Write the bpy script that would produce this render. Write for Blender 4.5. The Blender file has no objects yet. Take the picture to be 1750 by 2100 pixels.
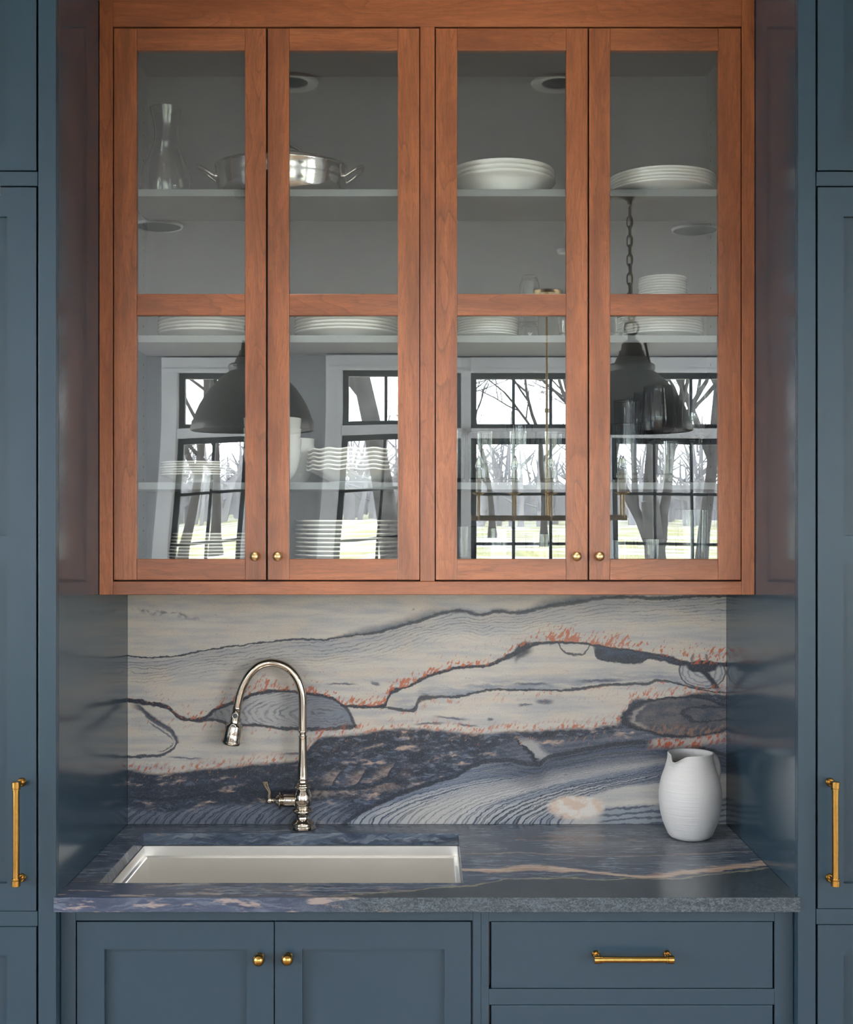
import bpy, bmesh, math, random
from mathutils import Vector, Matrix
SC = bpy.context.scene
COL = SC.collection
PI = math.pi
# ------------------------------------------------------------------ camera
EYE = 1.69                       # camera height, camera stands at x=0, y=0 and looks along +y
F = 2640.0                       # focal length in pixels of the 1750 x 2100 frame
CX, CY = 876.0, 1067.0           # where the optical axis meets the frame
cam = bpy.data.cameras.new('camera')
cam.sensor_fit = 'VERTICAL'; cam.sensor_height = 36.0; cam.sensor_width = 30.0
cam.lens = F / 2100.0 * 36.0
cam.shift_x = (875 - CX) / 2100.0
cam.shift_y = (CY - 1050) / 2100.0
cam.clip_start = 0.05; cam.clip_end = 500
cam_o = bpy.data.objects.new('camera', cam); COL.objects.link(cam_o)
cam_o.location = (0, 0, EYE); cam_o.rotation_euler = (PI / 2, 0, 0)
SC.camera = cam_o
# ------------------------------------------------------------------ sky (even winter overcast)
SKY = 25.0
DOWN = 40.0                      # each of the two recessed downlights in front of the cabinet, W
world = bpy.data.worlds.new('overcast_sky'); SC.world = world; world.use_nodes = True
wt = world.node_tree; wt.nodes.clear()
wo = wt.nodes.new('ShaderNodeOutputWorld'); wb = wt.nodes.new('ShaderNodeBackground')
wtc = wt.nodes.new('ShaderNodeTexCoord'); wsx = wt.nodes.new('ShaderNodeSeparateXYZ')
wr = wt.nodes.new('ShaderNodeValToRGB')
wr.color_ramp.elements[0].color = (0.90, 0.95, 1.0, 1); wr.color_ramp.elements[0].position = 0.0
wr.color_ramp.elements[1].color = (0.97, 0.985, 1.0, 1); wr.color_ramp.elements[1].position = 0.5
wt.links.new(wtc.outputs['Generated'], wsx.inputs[0]); wt.links.new(wsx.outputs['Z'], wr.inputs[0])
wt.links.new(wr.outputs[0], wb.inputs['Color']); wb.inputs['Strength'].default_value = SKY
wt.links.new(wb.outputs[0], wo.inputs[0])
# ------------------------------------------------------------------ exposure
SC.view_settings.view_transform = 'Standard'; SC.view_settings.look = 'None'
SC.view_settings.exposure = 0.0; SC.view_settings.gamma = 1.0; SC.view_settings.use_curve_mapping = False
cy = SC.cycles
cy.max_bounces = 24; cy.diffuse_bounces = 5; cy.glossy_bounces = 6; cy.transmission_bounces = 24
cy.transparent_max_bounces = 40; cy.sample_clamp_indirect = 8.0; cy.use_denoising = True
cy.caustics_refractive = False; cy.caustics_reflective = False; cy.blur_glossy = 0.4

# ================================================================== helpers
def X(px, d): return (px - CX) / F * d
def Z(py, d): return EYE - (py - CY) / F * d
def lin(r, g, b):
    def f(c):
        c /= 255.0
        return c / 12.92 if c <= 0.04045 else ((c + 0.055) / 1.055) ** 2.4
    return (f(r), f(g), f(b), 1.0)

class S:
    """a node socket with arithmetic"""
    def __init__(s, g, o): s.g = g; s.o = o
    def _b(s, op, a, b=None, c=None):
        n = s.g.nodes.new('ShaderNodeMath'); n.operation = op
        for i, v in enumerate((a, b, c)):
            if v is None: continue
            if isinstance(v, S): s.g.links.new(v.o, n.inputs[i])
            else: n.inputs[i].default_value = v
        return S(s.g, n.outputs[0])
    def __add__(s, o): return s._b('ADD', s, o)
    __radd__ = __add__
    def __sub__(s, o): return s._b('SUBTRACT', s, o)
    def __rsub__(s, o): return s._b('SUBTRACT', o, s)
    def __mul__(s, o): return s._b('MULTIPLY', s, o)
    __rmul__ = __mul__
    def __truediv__(s, o): return s._b('DIVIDE', s, o)
    def abs(s): return s._b('ABSOLUTE', s)
    def sin(s): return s._b('SINE', s)
    def pow(s, p): return s._b('POWER', s, p)
    def min(s, o): return s._b('MINIMUM', s, o)
    def max(s, o): return s._b('MAXIMUM', s, o)
    def frac(s): return s._b('FRACT', s)
    def ss(s, a, b):                      # smoothstep a..b -> 0..1 (a may exceed b)
        n = s.g.nodes.new('ShaderNodeMapRange'); n.interpolation_type = 'SMOOTHSTEP'
        inv = a > b
        lo, hi = (b, a) if inv else (a, b)
        s.g.links.new(s.o, n.inputs[0])
        n.inputs[1].default_value = lo; n.inputs[2].default_value = hi
        n.inputs[3].default_value = 1.0 if inv else 0.0; n.inputs[4].default_value = 0.0 if inv else 1.0
        return S(s.g, n.outputs[0])

class G:
    """a material under construction"""
    def __init__(s, name):
        s.m = bpy.data.materials.new(name); s.m.use_nodes = True
        s.g = s.m.node_tree; s.nodes = s.g.nodes; s.nodes.clear()
        s.out = s.nodes.new('ShaderNodeOutputMaterial')
    def link(s, a, b): s.g.links.new(a.o if isinstance(a, S) else a, b)
    def obj(s):
        t = s.nodes.new('ShaderNodeTexCoord'); x = s.nodes.new('ShaderNodeSeparateXYZ')
        s.link(t.outputs['Object'], x.inputs[0])
        return tuple(S(s.g, o) for o in x.outputs)
    def pos(s):
        t = s.nodes.new('ShaderNodeNewGeometry'); x = s.nodes.new('ShaderNodeSeparateXYZ')
        s.link(t.outputs['Position'], x.inputs[0])
        return tuple(S(s.g, o) for o in x.outputs)
    def rand(s):
        return S(s.g, s.nodes.new('ShaderNodeObjectInfo').outputs['Random'])
    def vec(s, x, y, z=0.0):
        n = s.nodes.new('ShaderNodeCombineXYZ')
        for i, v in enumerate((x, y, z)):
            if isinstance(v, S): s.link(v, n.inputs[i])
            else: n.inputs[i].default_value = v
        return n.outputs[0]
    def noise(s, x, y, z=0.0, detail=3.0, rough=0.55, dist=0.0):
        n = s.nodes.new('ShaderNodeTexNoise'); n.noise_dimensions = '3D'
        n.inputs['Scale'].default_value = 1.0; n.inputs['Detail'].default_value = detail
        n.inputs['Roughness'].default_value = rough; n.inputs['Distortion'].default_value = dist
        s.link(s.vec(x, y, z), n.inputs['Vector'])
        return S(s.g, n.outputs[0])
    def curve(s, x, pts, x0, x1, y0, y1):
        """y = f(x) through pts"""
        n = s.nodes.new('ShaderNodeFloatCurve'); c = n.mapping.curves[0]
        q = [((a - x0) / (x1 - x0), (b - y0) / (y1 - y0)) for a, b in pts]
        q.sort()
        while len(c.points) < len(q): c.points.new(0.5, 0.5)
        for p, (a, b) in zip(c.points, q):
            p.location = (min(1, max(0, a)), min(1, max(0, b))); p.handle_type = 'AUTO_CLAMPED'
        n.mapping.update()
        s.link((x - x0) / (x1 - x0), n.inputs['Value'])
        return S(s.g, n.outputs[0]) * (y1 - y0) + y0
    def mix(s, f, a, b, mode='MIX'):
        n = s.nodes.new('ShaderNodeMix'); n.data_type = 'RGBA'; n.blend_type = mode
        if isinstance(f, S): s.link(f, n.inputs[0])
        else: n.inputs[0].default_value = f
        for i, v in ((6, a), (7, b)):
            if isinstance(v, tuple): n.inputs[i].default_value = v if len(v) == 4 else v + (1.0,)
            else: s.link(v, n.inputs[i])
        return n.outputs[2]
    def bsdf(s, color=None, rough=0.5, metal=0.0, spec=0.5, bump=None, bdist=0.001, bstr=1.0, **kw):
        p = s.nodes.new('ShaderNodeBsdfPrincipled')
        if isinstance(color, tuple): p.inputs['Base Color'].default_value = color if len(color) == 4 else color + (1.0,)
        elif color is not None: s.link(color, p.inputs['Base Color'])
        if isinstance(rough, S): s.link(rough, p.inputs['Roughness'])
        else: p.inputs['Roughness'].default_value = rough
        p.inputs['Metallic'].default_value = metal; p.inputs['Specular IOR Level'].default_value = spec
        for k, v in kw.items(): p.inputs[k.replace('_', ' ')].default_value = v
        if bump is not None:
            b = s.nodes.new('ShaderNodeBump'); b.inputs['Distance'].default_value = bdist; b.inputs['Strength'].default_value = bstr
            s.link(bump, b.inputs['Height']); s.link(b.outputs[0], p.inputs['Normal'])
        s.link(p.outputs[0], s.out.inputs[0])
        return s.m

# ================================================================== materials
def paint(name, col, rough, spec=0.5, mott=0.04):
    g = G(name); x, y, z = g.pos()
    n = g.noise(x * 7, y * 7, z * 7, 3)
    c = g.mix(n.ss(0.3, 0.7), tuple(v * (1 - mott) for v in col[:3]), tuple(v * (1 + mott) for v in col[:3]))
    b = g.noise(x * 420, y * 420, z * 420, 2)
    return g.bsdf(c, rough + (n - 0.5) * 0.06, 0, spec, b, 0.0003, 0.08)
def lacquer(name, col, rough, spec):
    g = G(name)
    return g.bsdf(col, rough, 0, spec)
def metal(name, col, rough, aged=None, streak=None, var=0.5):
    g = G(name); x, y, z = g.obj()
    c = col
    n = g.noise(x * 120, y * 120, z * 120, 3)
    if aged: c = g.mix(n.ss(0.35, 0.75), col, aged)
    r = rough + (n - 0.5) * rough * var
    b = None
    if streak == 'x': b = g.noise(x * 6, y * 900, z * 900, 2)
    if streak == 'z': b = g.noise(x * 900, y * 900, z * 8, 2)
    return g.bsdf(c, r, 1.0, 0.5, b, 0.0003, 0.25)
def thin_glass(name, tint=(0.975, 0.985, 0.985), r0=0.045):
    g = G(name)
    lw = g.nodes.new('ShaderNodeLayerWeight'); lw.inputs[0].default_value = 0.5
    f = S(g.g, lw.outputs['Facing']).pow(5.0) * (1 - r0) + r0
    t = g.nodes.new('ShaderNodeBsdfTransparent'); t.inputs[0].default_value = tint + (1,)
    gl = g.nodes.new('ShaderNodeBsdfGlossy'); gl.inputs['Roughness'].default_value = 0.0
    mx = g.nodes.new('ShaderNodeMixShader'); g.link(f, mx.inputs[0]); g.link(t.outputs[0], mx.inputs[1]); g.link(gl.outputs[0], mx.inputs[2])
    g.link(mx.outputs[0], g.out.inputs[0])
    return g.m
def clear_glass(name, tint=(0.96, 0.975, 0.975)):
    g = G(name)
    t = g.nodes.new('ShaderNodeBsdfGlass'); t.inputs['Color'].default_value = tint + (1,)
    t.inputs['Roughness'].default_value = 0.0; t.inputs['IOR'].default_value = 1.5
    g.link(t.outputs[0], g.out.inputs[0])
    return g.m
def walnut(name, vertical):
    g = G(name); x, y, z = g.obj(); r = g.rand()
    al, ac = (z, x) if vertical else (x, z)
    o = r * 37.0
    fig = g.noise(ac * 11 + o, al * 1.7 + o * 1.7, y * 4, 2.0, 0.5, 0.6)
    tone = g.noise(ac * 22 + o, al * 2.4 + o, 3.0, 4, 0.62)
    grain = g.noise(ac * 330 + o, al * 16 + o, y * 80, 4, 0.7)
    pore = g.noise(ac * 1000 + o, al * 60 + o, y * 200, 2, 0.5)
    ringp = (fig * 13 + ac * 12 + (grain - 0.5) * 0.30).frac()
    edge = ringp.ss(0.80, 0.97) * ringp.ss(1.0, 0.985)
    soft = ringp.ss(0.0, 0.9)
    c = g.mix(tone.ss(0.25, 0.75), lin(112, 61, 31), lin(158, 93, 55))
    c = g.mix(soft * 0.25, c, lin(104, 54, 30))
    c = g.mix(edge * fig.ss(0.40, 0.6) * 0.34, c, lin(70, 36, 20))
    c = g.mix(grain.ss(0.40, 0.70) * 0.40, c, lin(84, 42, 23))
    c = g.mix(pore.ss(0.56, 0.72) * 0.45, c, lin(54, 26, 14))
    knot = g.noise(ac * 9 + o * 2, al * 5 + o, 0.0, 1)
    c = g.mix(knot.ss(0.68, 0.80) * 0.45, c, lin(82, 44, 28))
    c = g.mix((r - 0.5).abs() * 0.5, c, lin(120, 64, 35))
    return g.bsdf(c, 0.33 + (grain - 0.5) * 0.16, 0, 0.5, grain + pore * 0.6, 0.0006, 0.18)

def marble_backsplash(name):
    D = 3.275
    g = G(name); x, y, z = g.pos()
    U0 = x * (F / D) + CX; V0 = (EYE - z) * (F / D) + CY
    n1 = g.noise(U0 / 85, V0 / 42, 1.3, 2); n2 = g.noise(U0 / 85, V0 / 42, 7.7, 2)
    n3 = g.noise(U0 / 13, V0 / 8, 2.2, 2); n4 = g.noise(U0 / 5, V0 / 4, 4.1, 1)
    U = U0 + (n2 - 0.5) * 16
    V = V0 + (n1 - 0.5) * 12 + (n3 - 0.5) * 7 + (n4 - 0.5) * 2.5
    def C(pts): return g.curve(U, pts, 240, 1520, 1190, 1720)
    def T(pts): return g.curve(U, pts, 240, 1520, 0, 40)
    NAVY = lin(30, 41, 60); NAVY2 = lin(62, 77, 104); BLUE = lin(130, 141, 162); GREY = lin(196, 196, 200)
    CREAM = lin(228, 219, 210); WARM = lin(232, 216, 200); RUST = lin(206, 104, 58); PINK = lin(206, 178, 162)
    BROWN = lin(108, 104, 108)
    grain = g.noise(U0 / 2.6, V0 / 2.6, 0, 2); st = g.noise(U0 / 150, V0 / 14, 3, 4)
    c = g.mix(st.ss(0.35, 0.7), CREAM, GREY)
    c = g.mix(g.noise(U0 / 90, V0 / 28, 9, 2).ss(0.45, 0.72) * 0.8, c, WARM)
    # ---- upper lamination and its dark edge
    L1 = C([(240, 1345), (263, 1345), (300, 1348), (340, 1347), (400, 1338), (450, 1330), (500, 1324), (545, 1317), (600, 1313), (660, 1313), (700, 1307), (750, 1301),
            (800, 1290), (850, 1276), (900, 1261), (945, 1252), (990, 1261), (1020, 1254), (1060, 1257), (1110, 1247), (1150, 1240), (1200, 1232), (1260, 1227), (1350, 1226), (1430, 1223), (1520, 1221)])
    d = V - L1
    lam = ((d + U * 0.03) * 0.95 + g.noise(U / 140, V / 40, 5, 2) * 16).sin().ss(0.35, 1.0) * g.noise(U / 70, V / 8, 15, 2).ss(0.3, 0.6) * d.ss(0, 5) * d.ss(75, 18)
    c = g.mix(d.ss(0, 6) * d.ss(52, 8) * 0.35, c, BLUE)
    c = g.mix(lam * 0.62, c, NAVY2)
    sm = T([(240, 2), (640, 2), (700, 8), (760, 18), (860, 20), (930, 10), (1040, 8), (1120, 20), (1180, 22), (1300, 8), (1520, 6)])
    e = (0 - d) / sm
    c = g.mix((0 - d).ss(-1.5, 0.5) * e.ss(1.2, 0.0) * 0.85, c, NAVY2)
    tw = T([(240, 2.2), (560, 2.2), (600, 3.5), (700, 2.5), (800, 4), (900, 4.5), (1000, 4), (1100, 5), (1200, 5), (1350, 4), (1520, 3)])
    c = g.mix((d.abs() / tw).ss(1.1, 0.4) * 0.92, c, NAVY)
    # faint strokes top left
    q = V - C([(240, 1248), (330, 1256), (430, 1272), (520, 1268), (1520, 1230)])
    c = g.mix(q.abs().ss(9, 0) * U.ss(262, 300) * U.ss(440, 360) * n3.ss(0.4, 0.65) * 0.75, c, NAVY2)
    # ---- bluish mist between mid lines
    L3p = [(240, 1430), (300, 1441), (345, 1449), (370, 1470), (400, 1474), (455, 1448), (500, 1432), (540, 1421), (575, 1417), (620, 1422), (665, 1427), (690, 1437), (706, 1448), (740, 1449), (785, 1447),
           (793, 1437), (799, 1420), (830, 1410), (870, 1392), (900, 1380), (940, 1370), (1000, 1364), (1030, 1352), (1052, 1343), (1064, 1332), (1085, 1323), (1110, 1319), (1150, 1319), (1215, 1322),
           (1250, 1328), (1290, 1333), (1340, 1343), (1380, 1353), (1410, 1362), (1440, 1363), (1520, 1362)]
    L3 = C(L3p)
    L4 = C([(240, 1478), (370, 1471), (395, 1477), (430, 1475), (470, 1484), (520, 1487), (560, 1492), (600, 1495), (640, 1495), (690, 1492), (728, 1489), (760, 1462), (790, 1451), (820, 1455), (845, 1457), (854, 1452), (858, 1441),
            (872, 1432), (900, 1430), (950, 1427), (990, 1416), (1030, 1413), (1100, 1415), (1145, 1416), (1200, 1411), (1260, 1404), (1320, 1405), (1350, 1398), (1385, 1402), (1410, 1410), (1440, 1417), (1520, 1420)])
    d3 = V - L3; d4 = V - L4
    between = d3.ss(0, 5) * d4.ss(3, -3)
    mist = d4.ss(-40, -1) * between * U.ss(770, 860) * g.noise(U / 70, V / 9, 6, 3).ss(0.34, 0.62)
    c = g.mix(mist * 0.9, c, lin(138, 147, 166))
    for ax_, ay_, hw_, ht_, sl_ in ((925, 1473, 46, 2.6, 0.06), (880, 1486, 40, 2.2, -0.05), (1006, 1474, 9, 3.5, 0), (1118, 1438, 24, 4.5, 0.10), (1080, 1444, 20, 2.0, -0.1), (960, 1488, 30, 2.2, 0.1), (1230, 1396, 60, 3.0, -0.04), (1090, 1402, 50, 2.6, 0.02), (700, 1403, 40, 2.0, 0.03), (770, 1402, 12, 3.0, 0.2), (620, 1545, 60, 2.2, -0.02), (380, 1555, 46, 2.0, 0.05)):
        c = g.mix(((U - ax_) / hw_).abs().ss(1.0, 0.3) * (V - ay_ - (U - ax_) * sl_).abs().ss(ht_ * 1.6, ht_ * 0.3) * 0.8, c, NAVY2)
    # the breaking-wave lens left of centre
    tip = U - 707 - (V - 1449) * 0.60
    wave = d3.ss(0, 4).max(U.ss(700, 708)) * d4.ss(3, -3) * U.ss(392, 420) * tip.ss(3, -3) * V.ss(1444, 1450).max(U.ss(704, 696))
    wr_ = ((U - 660) / 150).pow(2.0) + ((V - 1462) / 42).pow(2.0)
    wb_ = (wr_.pow(0.6) * 52 + n3 * 5 + n1 * 10 + g.noise(U / 40, V / 20, 31, 3) * 14).sin() + (g.noise(U / 30, V / 12, 33, 3) - 0.5) * 2.2
    c = g.mix(wave * 0.8, c, g.mix(wb_.ss(-0.4, 1.6) * g.noise(U / 50, V / 16, 41, 3).ss(0.3, 0.6), g.mix(U.ss(540, 660), GREY, BLUE), g.mix(U.ss(560, 640), NAVY2, NAVY)))
    c = g.mix(wave * U.ss(590, 660) * 0.25, c, NAVY2)
    c = g.mix(tip.abs().ss(5, 1.5) * V.ss(1446, 1452) * V.ss(1496, 1490) * 0.9, c, NAVY)
    c = g.mix(wave * U.ss(500, 440) * 0.5, c, NAVY2)
    # main mid vein with varying weight
    t3 = T([(240, 5), (300, 5), (360, 6), (400, 4), (450, 5), (560, 4), (680, 4), (780, 4), (796, 8), (830, 3.5), (940, 4), (1000, 4), (1050, 8), (1070, 11), (1090, 5), (1150, 3.5), (1212, 3), (1300, 4), (1400, 7), (1440, 6), (1520, 6)])
    c = g.mix((d3.abs() / t3).ss(1.15, 0.5), c, NAVY)
    c = g.mix(d3.ss(0, 2) * d3.ss(26, 14) * U.ss(1050, 1062) * U.ss(1096, 1076) * 0.9, c, NAVY)
    t4 = T([(240, 0.01), (385, 0.01), (400, 4), (520, 4), (690, 4.5), (722, 6), (735, 0.01), (770, 0.01), (795, 3), (845, 4), (858, 9), (900, 3.5), (1000, 2.5), (1140, 2.6), (1250, 4), (1320, 4), (1400, 2.5), (1520, 2)])
    c = g.mix((d4.abs() / t4).ss(1.15, 0.45) * 0.92, c, NAVY)
    # dark lozenge under the vein, right
    lo = V - C([(240, 1300), (1214, 1322), (1222, 1346), (1280, 1358), (1310, 1361), (1335, 1350), (1400, 1363), (1520, 1363)])
    c = g.mix(d3.ss(-1, 2) * lo.ss(3, -2) * U.ss(1212, 1222) * U.ss(1420, 1390), c, g.mix(g.noise(U / 30, V / 12, 1, 3).ss(0.35, 0.7), NAVY, NAVY2))
    c = g.mix(lo.abs().ss(4, 1) * U.ss(1214, 1224) * U.ss(1420, 1400), c, NAVY)
    lp = V - C([(240, 1300), (1138, 1318), (1150, 1332), (1165, 1341), (1190, 1342), (1206, 1332), (1214, 1321), (1520, 1321)])
    c = g.mix(lp.abs().ss(3.2, 1) * U.ss(1138, 1142) * U.ss(1214, 1210) * 0.9, c, NAVY)
    # little eye near the right edge
    ey = ((U - 1442) / 46).pow(2.0) + ((V - 1378) / 36).pow(2.0)
    eyem = ey.ss(1.05, 0.95) * V.ss(1362, 1368)
    c = g.mix(eyem * 0.8, c, g.mix((ey.pow(0.6) * 22 + n3 * 4).sin().ss(0.0, 1.0), GREY, BLUE))
    c = g.mix((ey - 1.0).abs().ss(0.13, 0.02) * 0.85 * V.ss(1358, 1364), c, NAVY)
    c = g.mix((((U - 1442) / 32).pow(2.0) + ((V - 1366) / 14).pow(2.0)).ss(1.2, 0.7), c, NAVY)
    ld = U - V * 0.72 - 455 + 0.0
    c = g.mix(ld.abs().ss(11, 4) * V.ss(1362, 1380) * V.ss(1418, 1408), c, NAVY)
    hat = ((U - 1436) / 16).pow(2.0) + ((V - 1352) / 12).pow(2.0)
    c = g.mix((hat - 1.0).abs().ss(0.5, 0.2) * V.ss(1362, 1352) * (U - 1436).abs().ss(8, 14) * 0.7, c, NAVY)
    # ---- pear loop on the left edge
    pa = V - C([(240, 1447), (285, 1449), (300, 1463), (330, 1485), (352, 1500), (366, 1516), (1520, 1516)])
    pb = V - C([(240, 1552), (300, 1551), (330, 1549), (345, 1541), (357, 1530), (366, 1516), (1520, 1516)])
    pear = pa.ss(-2, 2) * pb.ss(2, -2) * U.ss(368, 362)
    c = g.mix((pa.abs().ss(10, 3) + pb.abs().ss(5, 2)).min(1.0) * U.ss(367, 361) * U.ss(262, 290).max(pb.abs().ss(5, 2)) * 0.92, c, g.mix((pa * 0.9).sin().ss(-0.6, 0.6), NAVY, NAVY2))
    c = g.mix(((pa - 13).abs().ss(3, 1) * U.ss(300, 318) + (pb + 9).abs().ss(2.5, 0.8) * U.ss(318, 335)).min(1.0) * U.ss(358, 350) * pear * 0.75, c, NAVY2)
    # ---- rust fringes
    streak = g.noise((U0 + V0 * 0.45) / 6.0, V0 / 13, 8.8, 3, 0.62)
    fl = g.noise(U0 / 45, V0 / 60, 5.5, 2)
    fr = T([(240, 14), (285, 6), (330, 4), (400, 15), (450, 22), (520, 28), (620, 24), (700, 18), (770, 20), (830, 17), (900, 14), (1000, 18), (1040, 26), (1100, 30), (1200, 28), (1300, 34), (1400, 36), (1520, 38)])
    up = (0 - d3) / fr
    rm = ((up.ss(1.5, 0.1) * 0.13 + streak + (fl - 0.5) * 0.45).ss(0.62, 0.69)) * up.ss(1.6, 0.9) * up.ss(0.0, 0.12)
    c = g.mix(rm * 0.85, c, RUST)
    c = g.mix(d3.ss(-60, -10) * d3.ss(0, -3) * streak.ss(0.60, 0.66) * 0.6, c, RUST)
    c = g.mix(d4.ss(0, 3) * d4.ss(34, 8) * streak.ss(0.57, 0.66) * 0.65, c, RUST)
    # ---- the dark stratum
    Dt = C([(240, 1572), (300, 1581), (350, 1584), (400, 1578), (450, 1575), (500, 1570), (550, 1563), (600, 1560), (630, 1540), (660, 1511), (700, 1506), (740, 1502), (780, 1497), (840, 1494), (900, 1497),
            (950, 1501), (1000, 1503), (1030, 1500), (1100, 1497), (1150, 1493), (1200, 1493), (1240, 1486), (1272, 1478), (1284, 1462), (1292, 1440), (1312, 1431), (1350, 1433), (1390, 1428), (1440, 1420), (1520, 1422)])
    L5 = C([(240, 1760), (640, 1740), (690, 1702), (706, 1690), (722, 1679), (760, 1655), (800, 1635), (850, 1618), (900, 1600), (935, 1589), (960, 1575), (1000, 1562), (1040, 1560), (1080, 1567), (1097, 1568),
            (1130, 1550), (1180, 1541), (1230, 1531), (1280, 1524), (1330, 1521), (1400, 1524), (1460, 1540), (1520, 1560)])
    dt = V - Dt; d5 = V - L5
    dark = dt.ss(-3, 7)
    fl2 = g.noise(U / 55, V / 17 + U / 160, 2.7, 4, 0.6); fl3 = g.noise(U / 22, V / 9, 6.1, 4, 0.65)
    fill = g.mix(fl2.ss(0.38, 0.74), NAVY, NAVY2)
    fill = g.mix(fl3.ss(0.50, 0.70) * 0.7, fill, BLUE)
    fill = g.mix(U.ss(980, 1090) * dt.ss(14, 30) * 0.75, fill, g.mix(((U * 0.12 + V * 1.3) * 0.55 + fl2 * 14).sin().ss(-0.4, 0.9), lin(112, 118, 134), lin(84, 94, 116)))
    wd = U - 1068 - (V - 1520) * 0.9
    wd = wd + (fl3 - 0.5) * 34
    fill = g.mix(wd.ss(-4, 6) * wd.ss(44, 18) * V.ss(1508, 1526) * V.ss(1564, 1548) * 0.9, fill, lin(190, 186, 188))
    fill = g.mix((wd + 4).abs().ss(6, 2) * V.ss(1500, 1515), fill, NAVY)
    fill = g.mix(fl2.ss(0.52, 0.68) * g.noise(U / 40, V / 14, 12.0, 3).ss(0.46, 0.60), fill, PINK)
    fill = g.mix(dt.ss(50, 6) * U.ss(640, 700) * U.ss(1060, 960) * fl3.ss(0.62, 0.45) * 0.85, fill, NAVY)
    fill = g.mix(U.ss(640, 560) * V.ss(1665, 1640) * fl2.ss(0.66, 0.5) * 0.7, fill, lin(44, 54, 72))
    c = g.mix(dark, c, fill)
    # rust flush along its top
    c = g.mix(dt.ss(-26, -4) * dt.ss(6, -1) * streak.ss(0.50, 0.62) * 0.85, c, RUST)
    c = g.mix(dt.ss(2, 12) * dt.ss(40, 20) * streak.ss(0.60, 0.68) * fl.ss(0.4, 0.6) * 0.8, c, lin(196, 130, 96))
    # second dark line and scallops inside, left of centre
    L6 = C([(240, 1632), (330, 1640), (420, 1628), (520, 1625), (600, 1622), (660, 1619), (740, 1617), (790, 1606), (850, 1602), (900, 1597), (1520, 1590)])
    d6 = V - L6
    sc = ((U - 640 + (V - 1590) * 0.5) / 52).frac(); scal = (((U - 640) / 52).frac() - 0.62).abs()
    scm = d6.ss(-44, -30) * d6.ss(-4, -12) * U.ss(640, 660) * U.ss(860, 800)
    c = g.mix(scm * sc.ss(0.25, 0.95) * 0.5 * fl3.ss(0.3, 0.6), c, PINK)
    c = g.mix(scm * sc.ss(0.16, 0.0), c, NAVY)
    c = g.mix(d6.abs().ss(4.5, 1.5) * U.ss(900, 820) * 0.85, c, NAVY)
    c = g.mix(d6.ss(2, 5) * d6.ss(22, 7) * U.ss(560, 660) * U.ss(880, 780) * fl3.ss(0.35, 0.6) * 0.45, c, PINK)
    # ---- sweeping laminae below
    h = (1698 - V).max(0.0) / 6.3
    qf = U - h * h
    qn = g.noise(qf / 70, V / 90, 3.3, 3)
    band = ((qf * 0.34 + qn * 17).sin() * 0.5 + (qf * 0.87 + qn * 26).sin() * 0.4) + (g.noise(qf / 14, V / 120, 21, 3) - 0.5) * 1.6
    lowc = g.mix(band.ss(-0.1, 0.75), g.mix(qn.ss(0.35, 0.65), GREY, BLUE), NAVY2)
    lowc = g.mix((qf.ss(930, 1010) * qf.ss(1140, 1080) * band.ss(-0.3, 0.4)) * 0.7, lowc, NAVY)
    lowc = g.mix(qf.ss(780, 840) * qf.ss(980, 900) * 0.35, lowc, CREAM)
    left = d6.ss(18, 34) * U.ss(760, 640)
    c = g.mix(left * 0.8, c, g.mix(band.ss(-0.2, 0.6), lin(142, 150, 168), NAVY2))
    c = g.mix(left * V.ss(1640, 1690) * U.ss(700, 520) * 0.35, c, NAVY)
    below = d5.ss(0, 8)
    c = g.mix(below, c, lowc)
    c = g.mix(below * d5.ss(66, 14) * U.ss(900, 1100) * 0.85, c, g.mix((d5 * 0.8 + qn * 12).sin().ss(-0.2, 0.8), NAVY2, NAVY))
    c = g.mix((d5.abs()).ss(7, 3) * 0.9, c, NAVY)
    # pale pools at the lower right
    pool = V - C([(240, 1720), (1150, 1660), (1210, 1628), (1260, 1612), (1320, 1602), (1400, 1594), (1460, 1586), (1520, 1582)])
    c = g.mix(pool.ss(0, 10) * U.ss(1140, 1200) * 0.95, c, g.mix(st.ss(0.3, 0.7), CREAM, GREY))
    pl2 = V - C([(240, 1720), (1200, 1675), (1240, 1655), (1300, 1649), (1380, 1646), (1440, 1648), (1480, 1635), (1520, 1630)])
    c = g.mix(pl2.ss(0, 8) * U.ss(1215, 1245) * 0.9, c, g.mix(((V * 0.55 + U * 0.05) + qn * 12).sin().ss(-0.1, 0.8), lin(150, 160, 172), NAVY2))
    eye = ((U - 1180) / 54).pow(2.0) + ((V - 1656) / 22).pow(2.0)
    c = g.mix((eye + (n3 - 0.5) * 0.5).ss(1.5, 0.7), c, g.mix(g.noise(U0 / 26, V0 / 18, 17, 3).ss(0.38, 0.58), lin(246, 240, 234), lin(236, 208, 190)))
    # ---- pebbles under the right end of the mid vein
    Up = U + (n2 - 0.5) * 40 + (fl3 - 0.5) * 26; Vp = V + (fl2 - 0.5) * 14
    pb1 = ((Up - 1400) / 112).pow(2.0) + ((Vp - 1470) / 40).pow(2.0)
    c = g.mix(pb1.ss(1.05, 0.92), c, g.mix(g.noise(U / 35, V / 16, 4, 4).ss(0.35, 0.65), lin(66, 74, 92), BROWN))
    c = g.mix((pb1 - 0.72).abs().ss(0.12, 0.03) * Up.ss(1340, 1315) * 0.8, c, lin(170, 162, 160))
    c = g.mix((pb1 - 1.0).abs().ss(0.22, 0.06), c, NAVY)
    pb2 = ((Up - 1455) / 52).pow(2.0) + ((Vp - 1464) / 15).pow(2.0)
    c = g.mix((pb2 - 1.0).abs().ss(0.4, 0.15) * 0.8, c, NAVY)
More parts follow.
